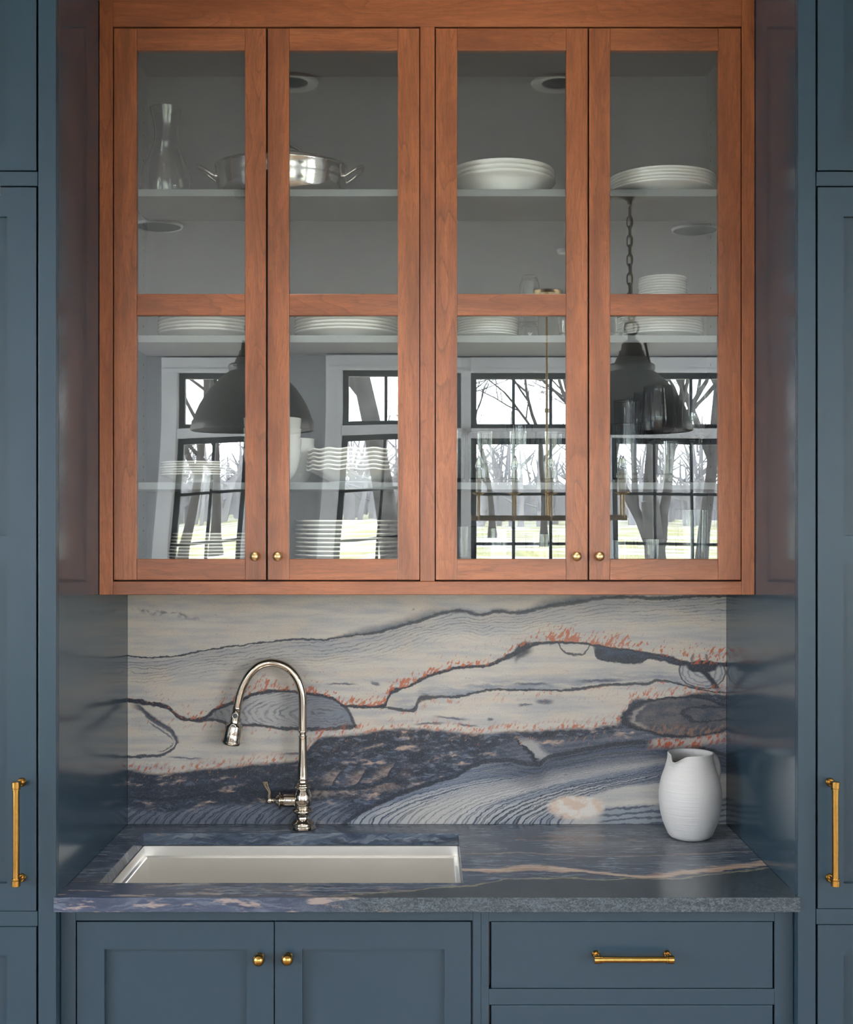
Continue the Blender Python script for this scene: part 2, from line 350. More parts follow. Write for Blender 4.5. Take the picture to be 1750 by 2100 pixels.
    c = g.mix(pb1.ss(1.0, 0.8) * V.ss(1482, 1494) * streak.ss(0.45, 0.62) * 0.5, c, lin(190, 140, 104))
    pk = V - C([(240, 1500), (1300, 1528), (1340, 1515), (1420, 1512), (1470, 1506), (1520, 1500)])
    c = g.mix(pk.ss(-4, 4) * pk.ss(26, 10) * U.ss(1320, 1345) * U.ss(1500, 1470) * 0.85, c, g.mix(streak.ss(0.48, 0.58), lin(200, 190, 184), RUST))
    # ---- specks
    sp = g.noise(U0 / 4.7 + n3 * 7, V0 / 4.1 + n1 * 9, 11, 3, 0.7)
    c = g.mix(sp.ss(0.64, 0.70) * 0.6, c, lin(128, 96, 86))
    c = g.mix(sp.ss(0.30, 0.25) * dark * 0.5, c, lin(168, 182, 196))
    c = g.mix(grain.ss(0.5, 0.75) * 0.28, c, lin(140, 142, 150))
    c = g.mix(grain.ss(0.45, 0.25) * 0.22, c, lin(226, 224, 224))
    c = g.mix(1.0, c, (0.55, 0.54, 0.525), 'MULTIPLY')
    return g.bsdf(c, 0.32, 0, 0.32)

YC0, YB = 2.64, 3.275            # counter front edge, backsplash face
ZC = EYE - (1840 - CY) / F * YC0   # counter top height
def plane(px, py):
    d = F * (EYE - ZC) / (py - CY)
    return (X(px, d) * 1000, (d - YC0) * 1000)
def marble_counter(name):
    g = G(name); x, y, z = g.pos()
    U = x * 1000
    W = (y - YC0) * 1000 + (z - ZC) * 1000
    n1 = g.noise(U / 120, W / 60, 1.3, 3); n3 = g.noise(U / 22, W / 18, 2.2, 3)
    Ww = W + (n1 - 0.5) * 50 + (n3 - 0.5) * 16
    def C(pts): return g.curve(U, [plane(*p) for p in pts], -800, 800, -120, 760)
    st = g.noise(U / 260, Ww / 16, 5, 4, 0.62); st2 = g.noise(U / 90, Ww / 9, 8, 3)
    DK = lin(54, 66, 86); MD = lin(86, 100, 122); LT = lin(140, 149, 162); PK = lin(196, 168, 148)
    c = g.mix(st.ss(0.32, 0.62), DK, MD)
    c = g.mix(st2.ss(0.46, 0.68) * 0.85, c, LT)
    fo = g.noise(U / 190 + 3, (W - U * 0.16) / 44, 19, 3, 0.55, 0.9)
    c = g.mix((fo * 42).sin().ss(0.72, 1.0) * W.ss(240, 330) * 0.55, c, lin(44, 54, 72))
    c = g.mix(fo.ss(0.56, 0.70) * W.ss(300, 420) * 0.5, c, lin(160, 165, 174))
    bl = ((U - 285) / 62).pow(2.0) + ((W - 490) / 20).pow(2.0)
    bl2 = ((U - 420) / 70).pow(2.0) + ((W - 478) / 24).pow(2.0)
    c = g.mix((bl.ss(1.3, 0.3) + bl2.ss(1.3, 0.3)).min(1.0) * n3.ss(0.3, 0.55) * 0.9, c, lin(52, 56, 70))
    c = g.mix(((bl - 1.2).abs().ss(0.5, 0.1) + (bl2 - 1.2).abs().ss(0.5, 0.1)).min(1.0) * st2.ss(0.45, 0.6) * 0.6, c, lin(176, 130, 108))
    c = g.mix(st.ss(0.60, 0.72) * n1.ss(0.45, 0.6) * 0.6, c, PK)
    c = g.mix(W.ss(520, 640) * 0.45, c, lin(138, 148, 164))
    c = g.mix(U.ss(260, 480) * W.ss(330, 450) * 0.35, c, lin(150, 152, 156))
    # loop of the backsplash vein running onto the slab
    lp = ((U + 160) / 60).pow(2.0) + ((W - 600) / 70).pow(2.0)
    c = g.mix((lp - 1.0).abs().ss(0.5, 0.1) * U.ss(-120, -190) * 0.8, c, lin(52, 62, 84))
    # dark zone towards the front
    Fz = C([(112, 1805), (300, 1822), (420, 1845), (560, 1843), (650, 1839), (760, 1833), (830, 1829), (900, 1820), (1000, 1812), (1040, 1805), (1150, 1800), (1230, 1803), (1300, 1800), (1350, 1804), (1440, 1795), (1540, 1786), (1600, 1778)])
    f = Ww - Fz
    vein = C([(300, 1800), (700, 1780), (860, 1779), (1000, 1786), (1090, 1781), (1150, 1783), (1250, 1792), (1340, 1797), (1400, 1790), (1450, 1784), (1530, 1777), (1580, 1768)])
    v = Ww - vein
    c = g.mix(v.ss(60, 0) * v.ss(-40, -10) * 0.5, c, lin(52, 62, 82))
    tv = g.curve(U, [(-800, 1), (0, 4), (120, 16), (250, 24), (330, 14), (420, 12), (560, 22), (800, 20)], -800, 800, 0, 40)
    vt = (v / tv) + (st2 - 0.5) * 2.2
    c = g.mix(vt.ss(1.6, 0.5) * vt.ss(-1.1, -0.5) * 0.9, c, g.mix(st2.ss(0.35, 0.7), lin(222, 202, 186), lin(186, 150, 130)))
    v2 = Ww - C([(300, 1730), (860, 1748), (1000, 1750), (1100, 1750), (1250, 1757), (1400, 1752), (1580, 1745)])
    c = g.mix(v2.abs().ss(9, 2) * U.ss(-20, 60) * 0.6, c, lin(170, 154, 144))
    c = g.mix(v2.ss(0, 10) * v2.ss(40, 12) * U.ss(0, 60) * 0.5, c, lin(52, 62, 84))
    gr = g.noise(U / 7, W / 5, 3, 3, 0.7, 1.5)
    grc = g.mix(gr.ss(0.40, 0.66), lin(42, 53, 62), lin(92, 106, 116))
    c = g.mix(f.ss(6, -6) * U.ss(-330, -200), c, grc)
    c = g.mix((f + (n3 - 0.5) * 10).abs().ss(7, 2) * U.ss(-300, -150) * 0.7, c, lin(158, 152, 124))
    # pink chips in the navy front left
    ch = g.noise((U + W * 2.2) / 90, (W - U * 0.10) / 22, 9, 4, 0.62)
    c = g.mix(f.ss(40, -10) * U.ss(-80, -260) * 0.6, c, lin(52, 64, 94))
    c = g.mix(ch.ss(0.54, 0.64) * W.ss(150, 60) * U.ss(0, -160) * 0.65, c, lin(188, 166, 156))
    c = g.mix(W.ss(4, -4) * st2.ss(0.4, 0.7) * 0.12, c, lin(150, 162, 178))
    sp = g.noise(U / 3, W / 3, 11, 2)
    c = g.mix(sp.ss(0.68, 0.74) * 0.5, c, lin(150, 160, 176))
    c = g.mix(1.0, c, (0.56, 0.57, 0.565), 'MULTIPLY')
    return g.bsdf(c, 0.24, 0, 0.5)

M = {}
M['blue'] = lacquer('blue_cabinet_paint', (0.0175, 0.0360, 0.0530), 0.28, 0.38)
M['panel'] = lacquer('blue_lacquer_panel', (0.0175, 0.0380, 0.0560), 0.16, 0.58)
M['grey'] = paint('grey_interior_paint', (0.085, 0.090, 0.097), 0.5)
M['shelf'] = paint('pale_shelf_paint', (0.20, 0.218, 0.23), 0.45)
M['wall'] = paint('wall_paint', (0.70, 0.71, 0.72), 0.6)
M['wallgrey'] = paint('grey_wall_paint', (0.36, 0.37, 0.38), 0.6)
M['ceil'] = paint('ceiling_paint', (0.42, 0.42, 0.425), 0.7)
M['white_trim'] = paint('white_trim_paint', (0.86, 0.87, 0.88), 0.4)
M['sash'] = paint('black_sash_paint', (0.018, 0.022, 0.028), 0.4)
M['dark'] = paint('dark_gap', (0.01, 0.01, 0.012), 0.8)
M['wv'] = walnut('walnut_upright', True)
M['wh'] = walnut('walnut_level', False)
M['marble'] = marble_backsplash('veined_marble')
M['slab'] = marble_counter('slate_marble')
M['plate'] = paint('white_porcelain', (0.92, 0.92, 0.90), 0.12, 0.5, 0.01)
M['bowl'] = paint('ivory_porcelain', (0.92, 0.91, 0.88), 0.14, 0.5, 0.01)
M['nickel'] = metal('polished_nickel', (0.56, 0.49, 0.41, 1), 0.035)
M['steel'] = metal('polished_steel', (0.60, 0.57, 0.53, 1), 0.12)
M['brushed'] = metal('brushed_steel', (0.86, 0.845, 0.82, 1), 0.28, None, None, 0.0)
M['brass'] = metal('satin_brass', (0.46, 0.27, 0.075, 1), 0.19, (0.38, 0.215, 0.055, 1))
M['oldbrass'] = metal('aged_brass', (0.66, 0.48, 0.26, 1), 0.36, (0.46, 0.31, 0.14, 1))
M['iron'] = metal('dark_bronze', (0.13, 0.125, 0.125, 1), 0.42, (0.15, 0.12, 0.11, 1))
M['rubber'] = paint('grey_rubber', (0.06, 0.062, 0.07), 0.5)
M['pane'] = thin_glass('window_glass', (0.97, 0.98, 0.98))
M['doorpane'] = thin_glass('cabinet_glass', (0.97, 0.985, 0.985), 0.10)
M['glass'] = clear_glass('clear_glass')
M['smoke'] = clear_glass('smoky_glass', (0.915, 0.92, 0.93))
M['etch'] = paint('white_etching', (0.85, 0.85, 0.85), 0.6)
M['candle'] = paint('cream_candle_sleeve', (0.70, 0.66, 0.56), 0.5)
M['speaker'] = paint('grey_speaker_mesh', (0.16, 0.17, 0.18), 0.6)
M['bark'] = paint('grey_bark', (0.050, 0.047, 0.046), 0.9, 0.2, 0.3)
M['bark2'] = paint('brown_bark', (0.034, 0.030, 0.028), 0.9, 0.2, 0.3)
def mk_pitcher():
    g = G('matte_white_clay'); x, y, z = g.obj()
    w = g.noise(x * 5, y * 5, z * 260, 2, 0.7)
    return g.bsdf((0.41, 0.40, 0.40, 1), 0.55, 0, 0.35, w, 0.0022, 0.35)
M['clay'] = mk_pitcher()
def mk_floor():
    g = G('oak_floor'); x, y, z = g.pos()
    n = g.noise(x * 90, y * 5, 0, 3); pl = ((x / 0.13).frac() - 0.5).abs().ss(0.5, 0.485)
    c = g.mix(n.ss(0.3, 0.7), lin(118, 92, 66), lin(146, 116, 86))
    return g.bsdf(g.mix(pl, lin(80, 60, 44), c), 0.4)
M['floor'] = mk_floor()
def mk_lawn():
    g = G('snowy_lawn'); x, y, z = g.pos()
    a = g.noise(x / 6, y / 3.0, 0, 4, 0.6); b = g.noise(x * 3, y * 3, 1, 3)
    grass = g.mix(b.ss(0.3, 0.7), lin(118, 122, 84), lin(164, 160, 116))
    return g.bsdf(g.mix(a.ss(0.48, 0.55), grass, lin(238, 242, 246)), 0.9, 0, 0.2)
M['lawn'] = mk_lawn()
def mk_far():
    g = G('hazy_far_wood'); x, y, z = g.pos()
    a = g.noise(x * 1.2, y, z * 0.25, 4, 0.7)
    return g.bsdf(g.mix(a.ss(0.3, 0.7), lin(120, 121, 128), lin(140, 138, 140)), 0.95, 0, 0.1)  # distance haze is put into these pale, low-contrast greys
M['far'] = mk_far()

# ================================================================== mesh builders
def link(o, parent=None):
    COL.objects.link(o)
    if parent is not None: o.parent = parent
    return o
def wloc(o):
    v = Vector((0, 0, 0))
    while o is not None: v = v + Vector(o.location); o = o.parent
    return v
def place(o, world, parent):
    o.location = Vector(world) - (wloc(parent) if parent is not None else Vector((0, 0, 0)))
def thing(name, label, cat, loc, group=None):
    o = bpy.data.objects.new(name, None); COL.objects.link(o); o.location = loc; o.empty_display_size = 0.05
    tag(o, label, cat, group); return o
def tag(o, label, cat, group=None):
    o['label'] = label; o['category'] = cat
    if group: o['group'] = group
    return o
def node_part(name, parent, world):
    o = bpy.data.objects.new(name, None); link(o, parent); place(o, world, parent); o.empty_display_size = 0.02; return o
def finish(name, bm, mat, parent=None, world=(0, 0, 0), smooth=False, angle=None):
    me = bpy.data.meshes.new(name)
    bmesh.ops.recalc_face_normals(bm, faces=bm.faces[:])
    bm.to_mesh(me); bm.free()
    me.materials.append(mat)
    if smooth:
        me.polygons.foreach_set('use_smooth', [True] * len(me.polygons))
        if angle: me.set_sharp_from_angle(angle=math.radians(angle))
    o = bpy.data.objects.new(name, me); link(o, parent); place(o, world, parent)
    return o
def bm_box(bm, x0, x1, y0, y1, z0, z1, c=(0, 0, 0)):
    v = [bm.verts.new((a - c[0], b - c[1], d - c[2])) for a in (x0, x1) for b in (y0, y1) for d in (z0, z1)]
    for f in ((0, 1, 3, 2), (4, 6, 7, 5), (0, 4, 5, 1), (2, 3, 7, 6), (0, 2, 6, 4), (1, 5, 7, 3)):
        bm.faces.new([v[i] for i in f])
def box(name, x0, x1, y0, y1, z0, z1, mat, parent=None, bev=0.0008):
    c = ((x0 + x1) / 2, (y0 + y1) / 2, (z0 + z1) / 2)
    bm = bmesh.new(); bm_box(bm, x0, x1, y0, y1, z0, z1, c)
    if bev:
        bmesh.ops.bevel(bm, geom=bm.edges[:], offset=bev, segments=2, affect='EDGES', profile=0.5)
    return finish(name, bm, mat, parent, c)
def bm_lathe(bm, prof, seg=32, mtx=None, wob=None):
    rings = []
    for r, z in prof:
        if r < 1e-6:
            rings.append([bm.verts.new((0, 0, z))])
        else:
            rings.append([bm.verts.new((r * math.cos(2 * PI * i / seg), r * math.sin(2 * PI * i / seg), z + (wob(i / seg * 2 * PI, r) if wob else 0))) for i in range(seg)])
    new = [v for r in rings for v in r]
    for a, b in zip(rings, rings[1:]):
        for i in range(seg):
            j = (i + 1) % seg
            if len(a) == 1 and len(b) == 1: break
            if len(a) == 1: bm.faces.new((a[0], b[i], b[j]))
            elif len(b) == 1: bm.faces.new((a[i], b[0], a[j]))
            else: bm.faces.new((a[i], b[i], b[j], a[j]))
    if mtx is not None: bmesh.ops.transform(bm, matrix=mtx, verts=new)
def lathe(name, prof, mat, parent=None, world=(0, 0, 0), seg=32, mtx=None, angle=35, wob=None):
    bm = bmesh.new(); bm_lathe(bm, prof, seg, mtx, wob)
    return finish(name, bm, mat, parent, world, True, angle)
def bm_tube(bm, pts, rad, seg=10, caps=True):
    pts = [Vector(p) for p in pts]; n = len(pts)
    if not hasattr(rad, '__len__'): rad = [rad] * n
    t0 = (pts[1] - pts[0]).normalized()
    nrm = t0.orthogonal().normalized(); rings = []
    for i, p in enumerate(pts):
        t = (pts[min(i + 1, n - 1)] - pts[max(i - 1, 0)]).normalized()
        nrm = (nrm - t * nrm.dot(t)).normalized(); b = t.cross(nrm)
        rings.append([bm.verts.new(p + (nrm * math.cos(2 * PI * k / seg) + b * math.sin(2 * PI * k / seg)) * rad[i]) for k in range(seg)])
    for a, b in zip(rings, rings[1:]):
        for k in range(seg):
            j = (k + 1) % seg; bm.faces.new((a[k], a[j], b[j], b[k]))
    if caps:
        bm.faces.new(rings[0]); bm.faces.new(rings[-1])
def tube(name, pts, rad, mat, parent=None, world=(0, 0, 0), seg=14, angle=40):
    bm = bmesh.new(); bm_tube(bm, pts, rad, seg)
    return finish(name, bm, mat, parent, world, True, angle)
def spline(pts, n=6):
    """Catmull-Rom through pts"""
    P = [Vector(p) for p in pts]; out = []
    for i in range(len(P) - 1):
        p0, p1, p2, p3 = P[max(i - 1, 0)], P[i], P[i + 1], P[min(i + 2, len(P) - 1)]
        for k in range(n):
            t = k / n
            out.append(0.5 * ((2 * p1) + (p2 - p0) * t + (2 * p0 - 5 * p1 + 4 * p2 - p3) * t * t + (3 * p1 - p0 - 3 * p2 + p3) * t ** 3))
    out.append(P[-1]); return out
def dup(root, loc, label, group=None):
    r = root.copy(); COL.objects.link(r); r.location = loc; r['label'] = label
    if group: r['group'] = group
    for ch in root.children:
        c = ch.copy(); COL.objects.link(c); c.parent = r
        for gch in ch.children:
            d = gch.copy(); COL.objects.link(d); d.parent = c
    return r
def struct(o): o['kind'] = 'structure'; return o
RX90 = Matrix.Rotation(PI / 2, 4, 'X')       # lathe axis z -> -y (towards the camera)
ORD = ['lowest', 'second', 'third', 'fourth', 'fifth', 'sixth', 'seventh', 'eighth', 'ninth', 'tenth', 'eleventh', 'twelfth', 'thirteenth', 'fourteenth', 'fifteenth']
NUM = ['', 'one', 'two', 'three', 'four', 'five', 'six', 'seven', 'eight', 'nine', 'ten', 'eleven', 'twelve', 'thirteen', 'fourteen', 'fifteen']

# ================================================================== the room
CEIL = 2.90; YW = -3.5; RX = 3.3
struct(box('floor', -RX, RX, YW, 3.45, -0.05, 0.0, M['floor'], None, 0))
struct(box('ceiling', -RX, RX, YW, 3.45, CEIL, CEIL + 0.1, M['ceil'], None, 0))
struct(box('wall_back', -RX, RX, 3.30, 3.45, 0.0, CEIL, M['wall'], None, 0))
PXW = (2 * 2.997 - YW) / F                   # metres per pixel on the mirrored window wall
def WX(px): return (px - CX) * PXW
def WZ(py): return EYE - (py - CY) * PXW
Z_SILL = WZ(1332)
# windows on the wall behind the camera: (sash left px, sash right px, columns)
WIN = [(367, 513, 2), (693, 946, 3), (966, 1219, 3), (1239, 1492, 3)]
GROUPS = [[0], [1, 2, 3]]
zt_top, zt_bot, zl_top, zl_bot = WZ(765), WZ(881), WZ(899), Z_SILL
def wall_with_holes(name, axis, c0, c1, lo, hi, holes):
    """a wall slab along x (axis 'x', thickness c0..c1 in y) or along y, with rectangular holes (a0,a1,z0,z1)"""
    bm = bmesh.new(); hs = sorted(holes); cur = lo
    def bx(a0, a1, z0, z1):
        if a1 - a0 < 1e-4 or z1 - z0 < 1e-4: return
        if axis == 'x': bm_box(bm, a0, a1, c0, c1, z0, z1)
        else: bm_box(bm, c0, c1, a0, a1, z0, z1)
    for a0, a1, z0, z1 in hs:
        bx(cur, a0, 0, CEIL); bx(a0, a1, 0, z0); bx(a0, a1, z1, CEIL); cur = a1
    bx(cur, hi, 0, CEIL)
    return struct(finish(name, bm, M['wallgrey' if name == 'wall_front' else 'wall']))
holes = [(WX(WIN[g_[0]][0]) - 0.0, WX(WIN[g_[-1]][1]), zl_bot, zt_top) for g_ in GROUPS]
wall_with_holes('wall_front', 'x', YW - 0.16, YW, -RX, RX, holes)
ADDED_L = [(-3.1, -1.9), (-1.4, -0.2), (0.3, 1.5)]  # unseen left wall windows, added to bring in more daylight
ADDED_R = [(-3.1, -1.7), (-1.1, 0.3)]  # unseen right wall windows, added to brighten the room
wall_with_holes('wall_left', 'y', -RX - 0.16, -RX, YW - 0.16, 3.45, [(a, b, 0.6, 2.7) for a, b in ADDED_L])
wall_with_holes('wall_right', 'y', RX, RX + 0.16, YW - 0.16, 3.45, [(a, b, 0.6, 2.7) for a, b in ADDED_R])
wn = [0]
def sash_set(root, T, a0, a1, z0, z1, cols, rows):
    """one sash: frame bars, muntins and glass; T maps (a, depth, z) boxes to the wall"""
    fw, mw = 0.042, 0.022
    T('sash_rail', a0, a1, z0, z0 + fw, 0.05, M['sash']); T('sash_rail', a0, a1, z1 - fw, z1, 0.05, M['sash'])
    T('sash_stile', a0, a0 + fw, z0 + fw, z1 - fw, 0.05, M['sash']); T('sash_stile', a1 - fw, a1, z0 + fw, z1 - fw, 0.05, M['sash'])
    iw = (a1 - a0 - 2 * fw); ih = (z1 - z0 - 2 * fw)
    for i in range(1, cols):
        c = a0 + fw + iw * i / cols; T('muntin', c - mw / 2, c + mw / 2, z0 + fw, z1 - fw, 0.03, M['sash'])
    for i in range(1, rows):
        c = z0 + fw + ih * i / rows; T('muntin', a0 + fw, a1 - fw, c - mw / 2, c + mw / 2, 0.028, M['sash'])
    T('window_pane', a0 + fw, a1 - fw, z0 + fw, z1 - fw, 0.004, M['pane'])
def window(axis, face, sgn, a0, a1, parts_, casing=(True, True), zc0=None, zc1=None):
    """parts_: list of (z0,z1,cols,rows) sashes stacked; face = inner wall face coordinate, sgn = outward direction"""
    wn[0] += 1
    nm = 'window_%d' % wn[0]
    cz = parts_[-1][0]
    base = ((a0 + a1) / 2, face, cz) if axis == 'x' else (face, (a0 + a1) / 2, cz)
    r = bpy.data.objects.new(nm, None); COL.objects.link(r); r.location = base; r['kind'] = 'structure'
    def T(name, p0, p1, z0, z1, th, mat, off=0.04):
        c = face + sgn * off
        lo, hi = c - th / 2, c + th / 2
        b = 0.002 if mat is not M['pane'] else 0
        if axis == 'x': return box(name, p0, p1, lo, hi, z0, z1, mat, r, b)
        return box(name, lo, hi, p0, p1, z0, z1, mat, r, b)
    for z0, z1, cols, rows in parts_: sash_set(r, T, a0, a1, z0, z1, cols, rows)
    ztop = parts_[0][1]; zbot = parts_[-1][0]
    for (za, _, _, _), (_, zb, _, _) in zip(parts_, parts_[1:]):
        T('mullion_rail', a0, a1, zb, za, 0.10, M['white_trim'], 0.0); T('mullion_bead', a0, a1, za - 0.018, za + 0.006, 0.13, M['white_trim'], 0.0)
    cw = 0.122
    if casing[0]: T('casing', a0 - cw, a0, zbot - 0.02, ztop, 0.04, M['white_trim'], -0.012); T('casing_bead', a0 - 0.03, a0 - 0.008, zbot, ztop, 0.06, M['white_trim'], -0.012)
    if casing[1]: T('casing', a1, a1 + cw, zbot - 0.02, ztop, 0.04, M['white_trim'], -0.012); T('casing_bead', a1 + 0.008, a1 + 0.03, zbot, ztop, 0.06, M['white_trim'], -0.012)
    l = a0 - (cw if casing[0] else 0); h = a1 + (cw if casing[1] else 0)
    T('head_casing', l, h, ztop, min(ztop + 0.112, CEIL - 0.005), 0.04, M['white_trim'], -0.012); T('casing_bead', l, h, ztop + 0.008, ztop + 0.03, 0.06, M['white_trim'], -0.012)
    T('window_sill', l - 0.0, h + 0.0, zbot - 0.04, zbot, 0.13, M['white_trim'], -0.04)
    return r
for i, (p0, p1, cols) in enumerate(WIN):
    ends = (i in (0, 1), i in (0, 3))
    w = window('x', YW, -1, WX(p0), WX(p1), [(zt_bot, zt_top, cols, 1), (zl_bot, zl_top, cols, 4)], ends)
    if i in (1, 2):
        c0, c1 = WX(p1), WX(WIN[i + 1][0])
        box('mullion_post', c0, c1, YW - 0.08, YW + 0.02, zl_bot, zt_top + 0.112, M['white_trim'], w, 0.003)
for a, b in ADDED_L:
    window('y', -RX, -1, a, b, [(0.6, 2.7, 3, 4)])  # added window, out of view, for extra light from the left
for a, b in ADDED_R: window('y', RX, 1, a, b, [(0.6, 2.7, 3, 4)])  # added windows, out of view, for extra light from the right
# portals guide the daylight sampling through the openings
def portal(loc, rot, sx, sy):
    l = bpy.data.lights.new('window_portal', 'AREA'); l.shape = 'RECTANGLE'; l.size = sx; l.size_y = sy; l.cycles.is_portal = True
    o = bpy.data.objects.new('window_portal', l); COL.objects.link(o); o.location = loc; o.rotation_euler = rot
for h in holes: portal(((h[0] + h[1]) / 2, YW - 0.17, (h[2] + h[3]) / 2), (PI / 2, 0, PI), h[1] - h[0], h[3] - h[2])
for a, b in ADDED_L: portal((-RX - 0.17, (a + b) / 2, 1.65), (PI / 2, 0, -PI / 2), b - a, 2.1)
for a, b in ADDED_R: portal((RX + 0.17, (a + b) / 2, 1.65), (PI / 2, 0, PI / 2), b - a, 2.1)
# crown and base trim on the window wall
struct(box('trim_1', -RX, RX, YW, YW + 0.03, 0, 0.0 + 0.14, M['white_trim'], None, 0.002))

# ------------------------------------------------------------------ ceiling fittings (seen mirrored in the door glass)
def mirror_pt(px, py, h):
    """room point whose mirror image in the door glass shows at (px, py) and which lies at height h"""
    d = (h - EYE) * F / (CY - py)
    return (X(px, d), 2 * 2.997 - d, h)
def can_light(px, py, label):
    p = mirror_pt(px, py, CEIL)
    t = thing('recessed_light', label, 'ceiling light', p, 'recessed ceiling lights')
    lathe('trim_ring', [(0.046, -0.002), (0.072, -0.006), (0.076, -0.001), (0.076, 0.0), (0.046, 0.0)], M['white_trim'], t, p)
    sl = bpy.data.lights.new('downlight', 'SPOT'); sl.energy = DOWN; sl.spot_size = math.radians(96); sl.spot_blend = 0.75; sl.shadow_soft_size = 0.035; sl.color = (1.0, 0.93, 0.84)
    so_ = bpy.data.objects.new('downlight', sl); COL.objects.link(so_); so_.parent = t; so_.location = (0, 0, -0.012)
    lathe('baffle', [(0.046, -0.001), (0.040, -0.0022), (0.0, -0.0024), (0.0, -0.0005), (0.046, 0.0)], M['dark'], t, p)
can_light(596, 167, 'round recessed ceiling light mirrored above the steel pan')
can_light(1146, 169, 'round recessed ceiling light mirrored above the white bowls')
def disc(px, py, label, r, mat):
    p = mirror_pt(px, py, CEIL)
    t = thing('ceiling_speaker', label, 'ceiling speaker', p)
    lathe('grille', [(0, -0.008), (r - 0.006, -0.008), (r - 0.006, 0), (0, 0)], mat, t, p, 40)
    lathe('rim', [(r - 0.006, -0.007), (r - 0.004, -0.010), (r, -0.009), (r + 0.003, 0), (r - 0.006, 0)], M['white_trim'], t, p, 40)
disc(325, 461, 'flat round ceiling speaker mirrored in the leftmost door below the top shelf', 0.096, M['speaker'])
disc(1422, 469, 'flat round ceiling speaker mirrored in the rightmost door below the top shelf', 0.096, M['speaker'])
sp_ = mirror_pt(1158, 511, CEIL)
t = thing('smoke_detector', 'small white ceiling disc mirrored beside the second stile from the right', 'detector', sp_)
lathe('casing', [(0, -0.02), (0.028, -0.018), (0.034, -0.006), (0.034, 0), (0, 0)], M['white_trim'], t, sp_)
# ------------------------------------------------------------------ pendants over the island
def chain_link(mat, parent, world, rot):
    pts = []
    a, b = 0.010, 0.021
    for k in range(17):
        th = 2 * PI * k / 16
        xx = a * math.copysign(abs(math.cos(th)) ** 0.7, math.cos(th)); zz = b * math.copysign(abs(math.sin(th)) ** 0.75, math.sin(th))
        pts.append((xx * math.cos(rot), xx * math.sin(rot), zz))
    bm = bmesh.new(); bm_tube(bm, pts, 0.0032, 6, False)
    return finish('chain_link', bm, mat, parent, world, True)
def pendant(px, label):
    d = 4.75; yy = 2 * 2.997 - d
    x0 = X(px, d); zb = Z(884, d); s = d / F
    t = thing('dome_pendant', label, 'pendant lamp', (x0, yy, zb), 'dome pendant lamps')
    H = 130 * s
    R = 124 * s
    prof = [(r_ * s, z_ * s) for r_, z_ in ((123, 0), (124.5, 4), (122, 18), (118.5, 23), (114, 36), (107, 52), (97, 69), (84, 87), (69, 103), (54, 116), (43, 124))]
    inner = [(r - 0.003, z_ - 0.003) for r, z_ in prof[::-1]]
    inner[-1] = (R - 0.006, 0.0)
    lathe('shade', prof + inner + [prof[0]], M['iron'], t, (x0, yy, zb), 48, None, 50)
    cap = [(r_ * s, z_ * s) for r_, z_ in ((0, 122), (46, 122), (47.5, 126), (47.5, 134), (45, 137), (36, 138), (32, 148), (26, 158), (26, 164), (22, 166), (21, 174), (16, 184), (8, 188), (8, 198), (0, 198))]
    H = 138 * s
    lathe('cap', cap, M['iron'], t, (x0, yy, zb), 32)
    for k in range(3):
        a = PI / 2 + 2 * PI * k / 3 + 0.5
        tube('cap_lug', [(0.066 * math.cos(a), 0.066 * math.sin(a), H), (0.052 * math.cos(a), 0.052 * math.sin(a), H + 0.068), (0.048 * math.cos(a), 0.048 * math.sin(a), H + 0.078)], [0.006, 0.005, 0.007], M['iron'], t, (x0, yy, zb), 8)
    bm = bmesh.new(); R2 = 0.025
    bm_tube(bm, [(R2 * math.cos(2 * PI * k / 24), 0, R2 * math.sin(2 * PI * k / 24)) for k in range(25)], 0.0045, 8, False)
    zr = zb + 198 * s + 0.024
    finish('ring', bm, M['iron'], t, (x0, yy, zr), True)
    zz = zr + 0.025 + 0.016; k = 0
    while zz < CEIL - 0.055:
        chain_link(M['iron'], t, (x0, yy, zz), 0.35 if k % 2 == 0 else 0.35 + PI / 2); zz += 0.035; k += 1
    lathe('canopy', [(0, CEIL - zb - 0.045), (0.008, CEIL - zb - 0.044), (0.010, CEIL - zb - 0.03), (0.024, CEIL - zb - 0.026), (0.062, CEIL - zb - 0.018), (0.066, CEIL - zb - 0.002), (0, CEIL - zb)], M['iron'], t, (x0, yy, zb), 32)
    tube('cord', [(0.006, 0.004, zr - zb - 0.02), (0.008, 0.004, zr - zb + 0.1), (0.004, 0.006, zr - zb + 0.25), (0.003, 0.003, CEIL - zb - 0.04)], 0.003, M['oldbrass'], t, (x0, yy, zb), 6)
    lathe('bulb', [(0, 0.02), (0.024, 0.03), (0.032, 0.055), (0.024, 0.085), (0.013, 0.10), (0.013, H - 0.01), (0, H - 0.01)], M['white_trim'], t, (x0, yy, zb), 20)
pendant(516, 'dark bronze dome pendant lamp mirrored in the left pair of glass doors')
pendant(1288, 'dark bronze dome pendant lamp on chain mirrored in the rightmost glass door')
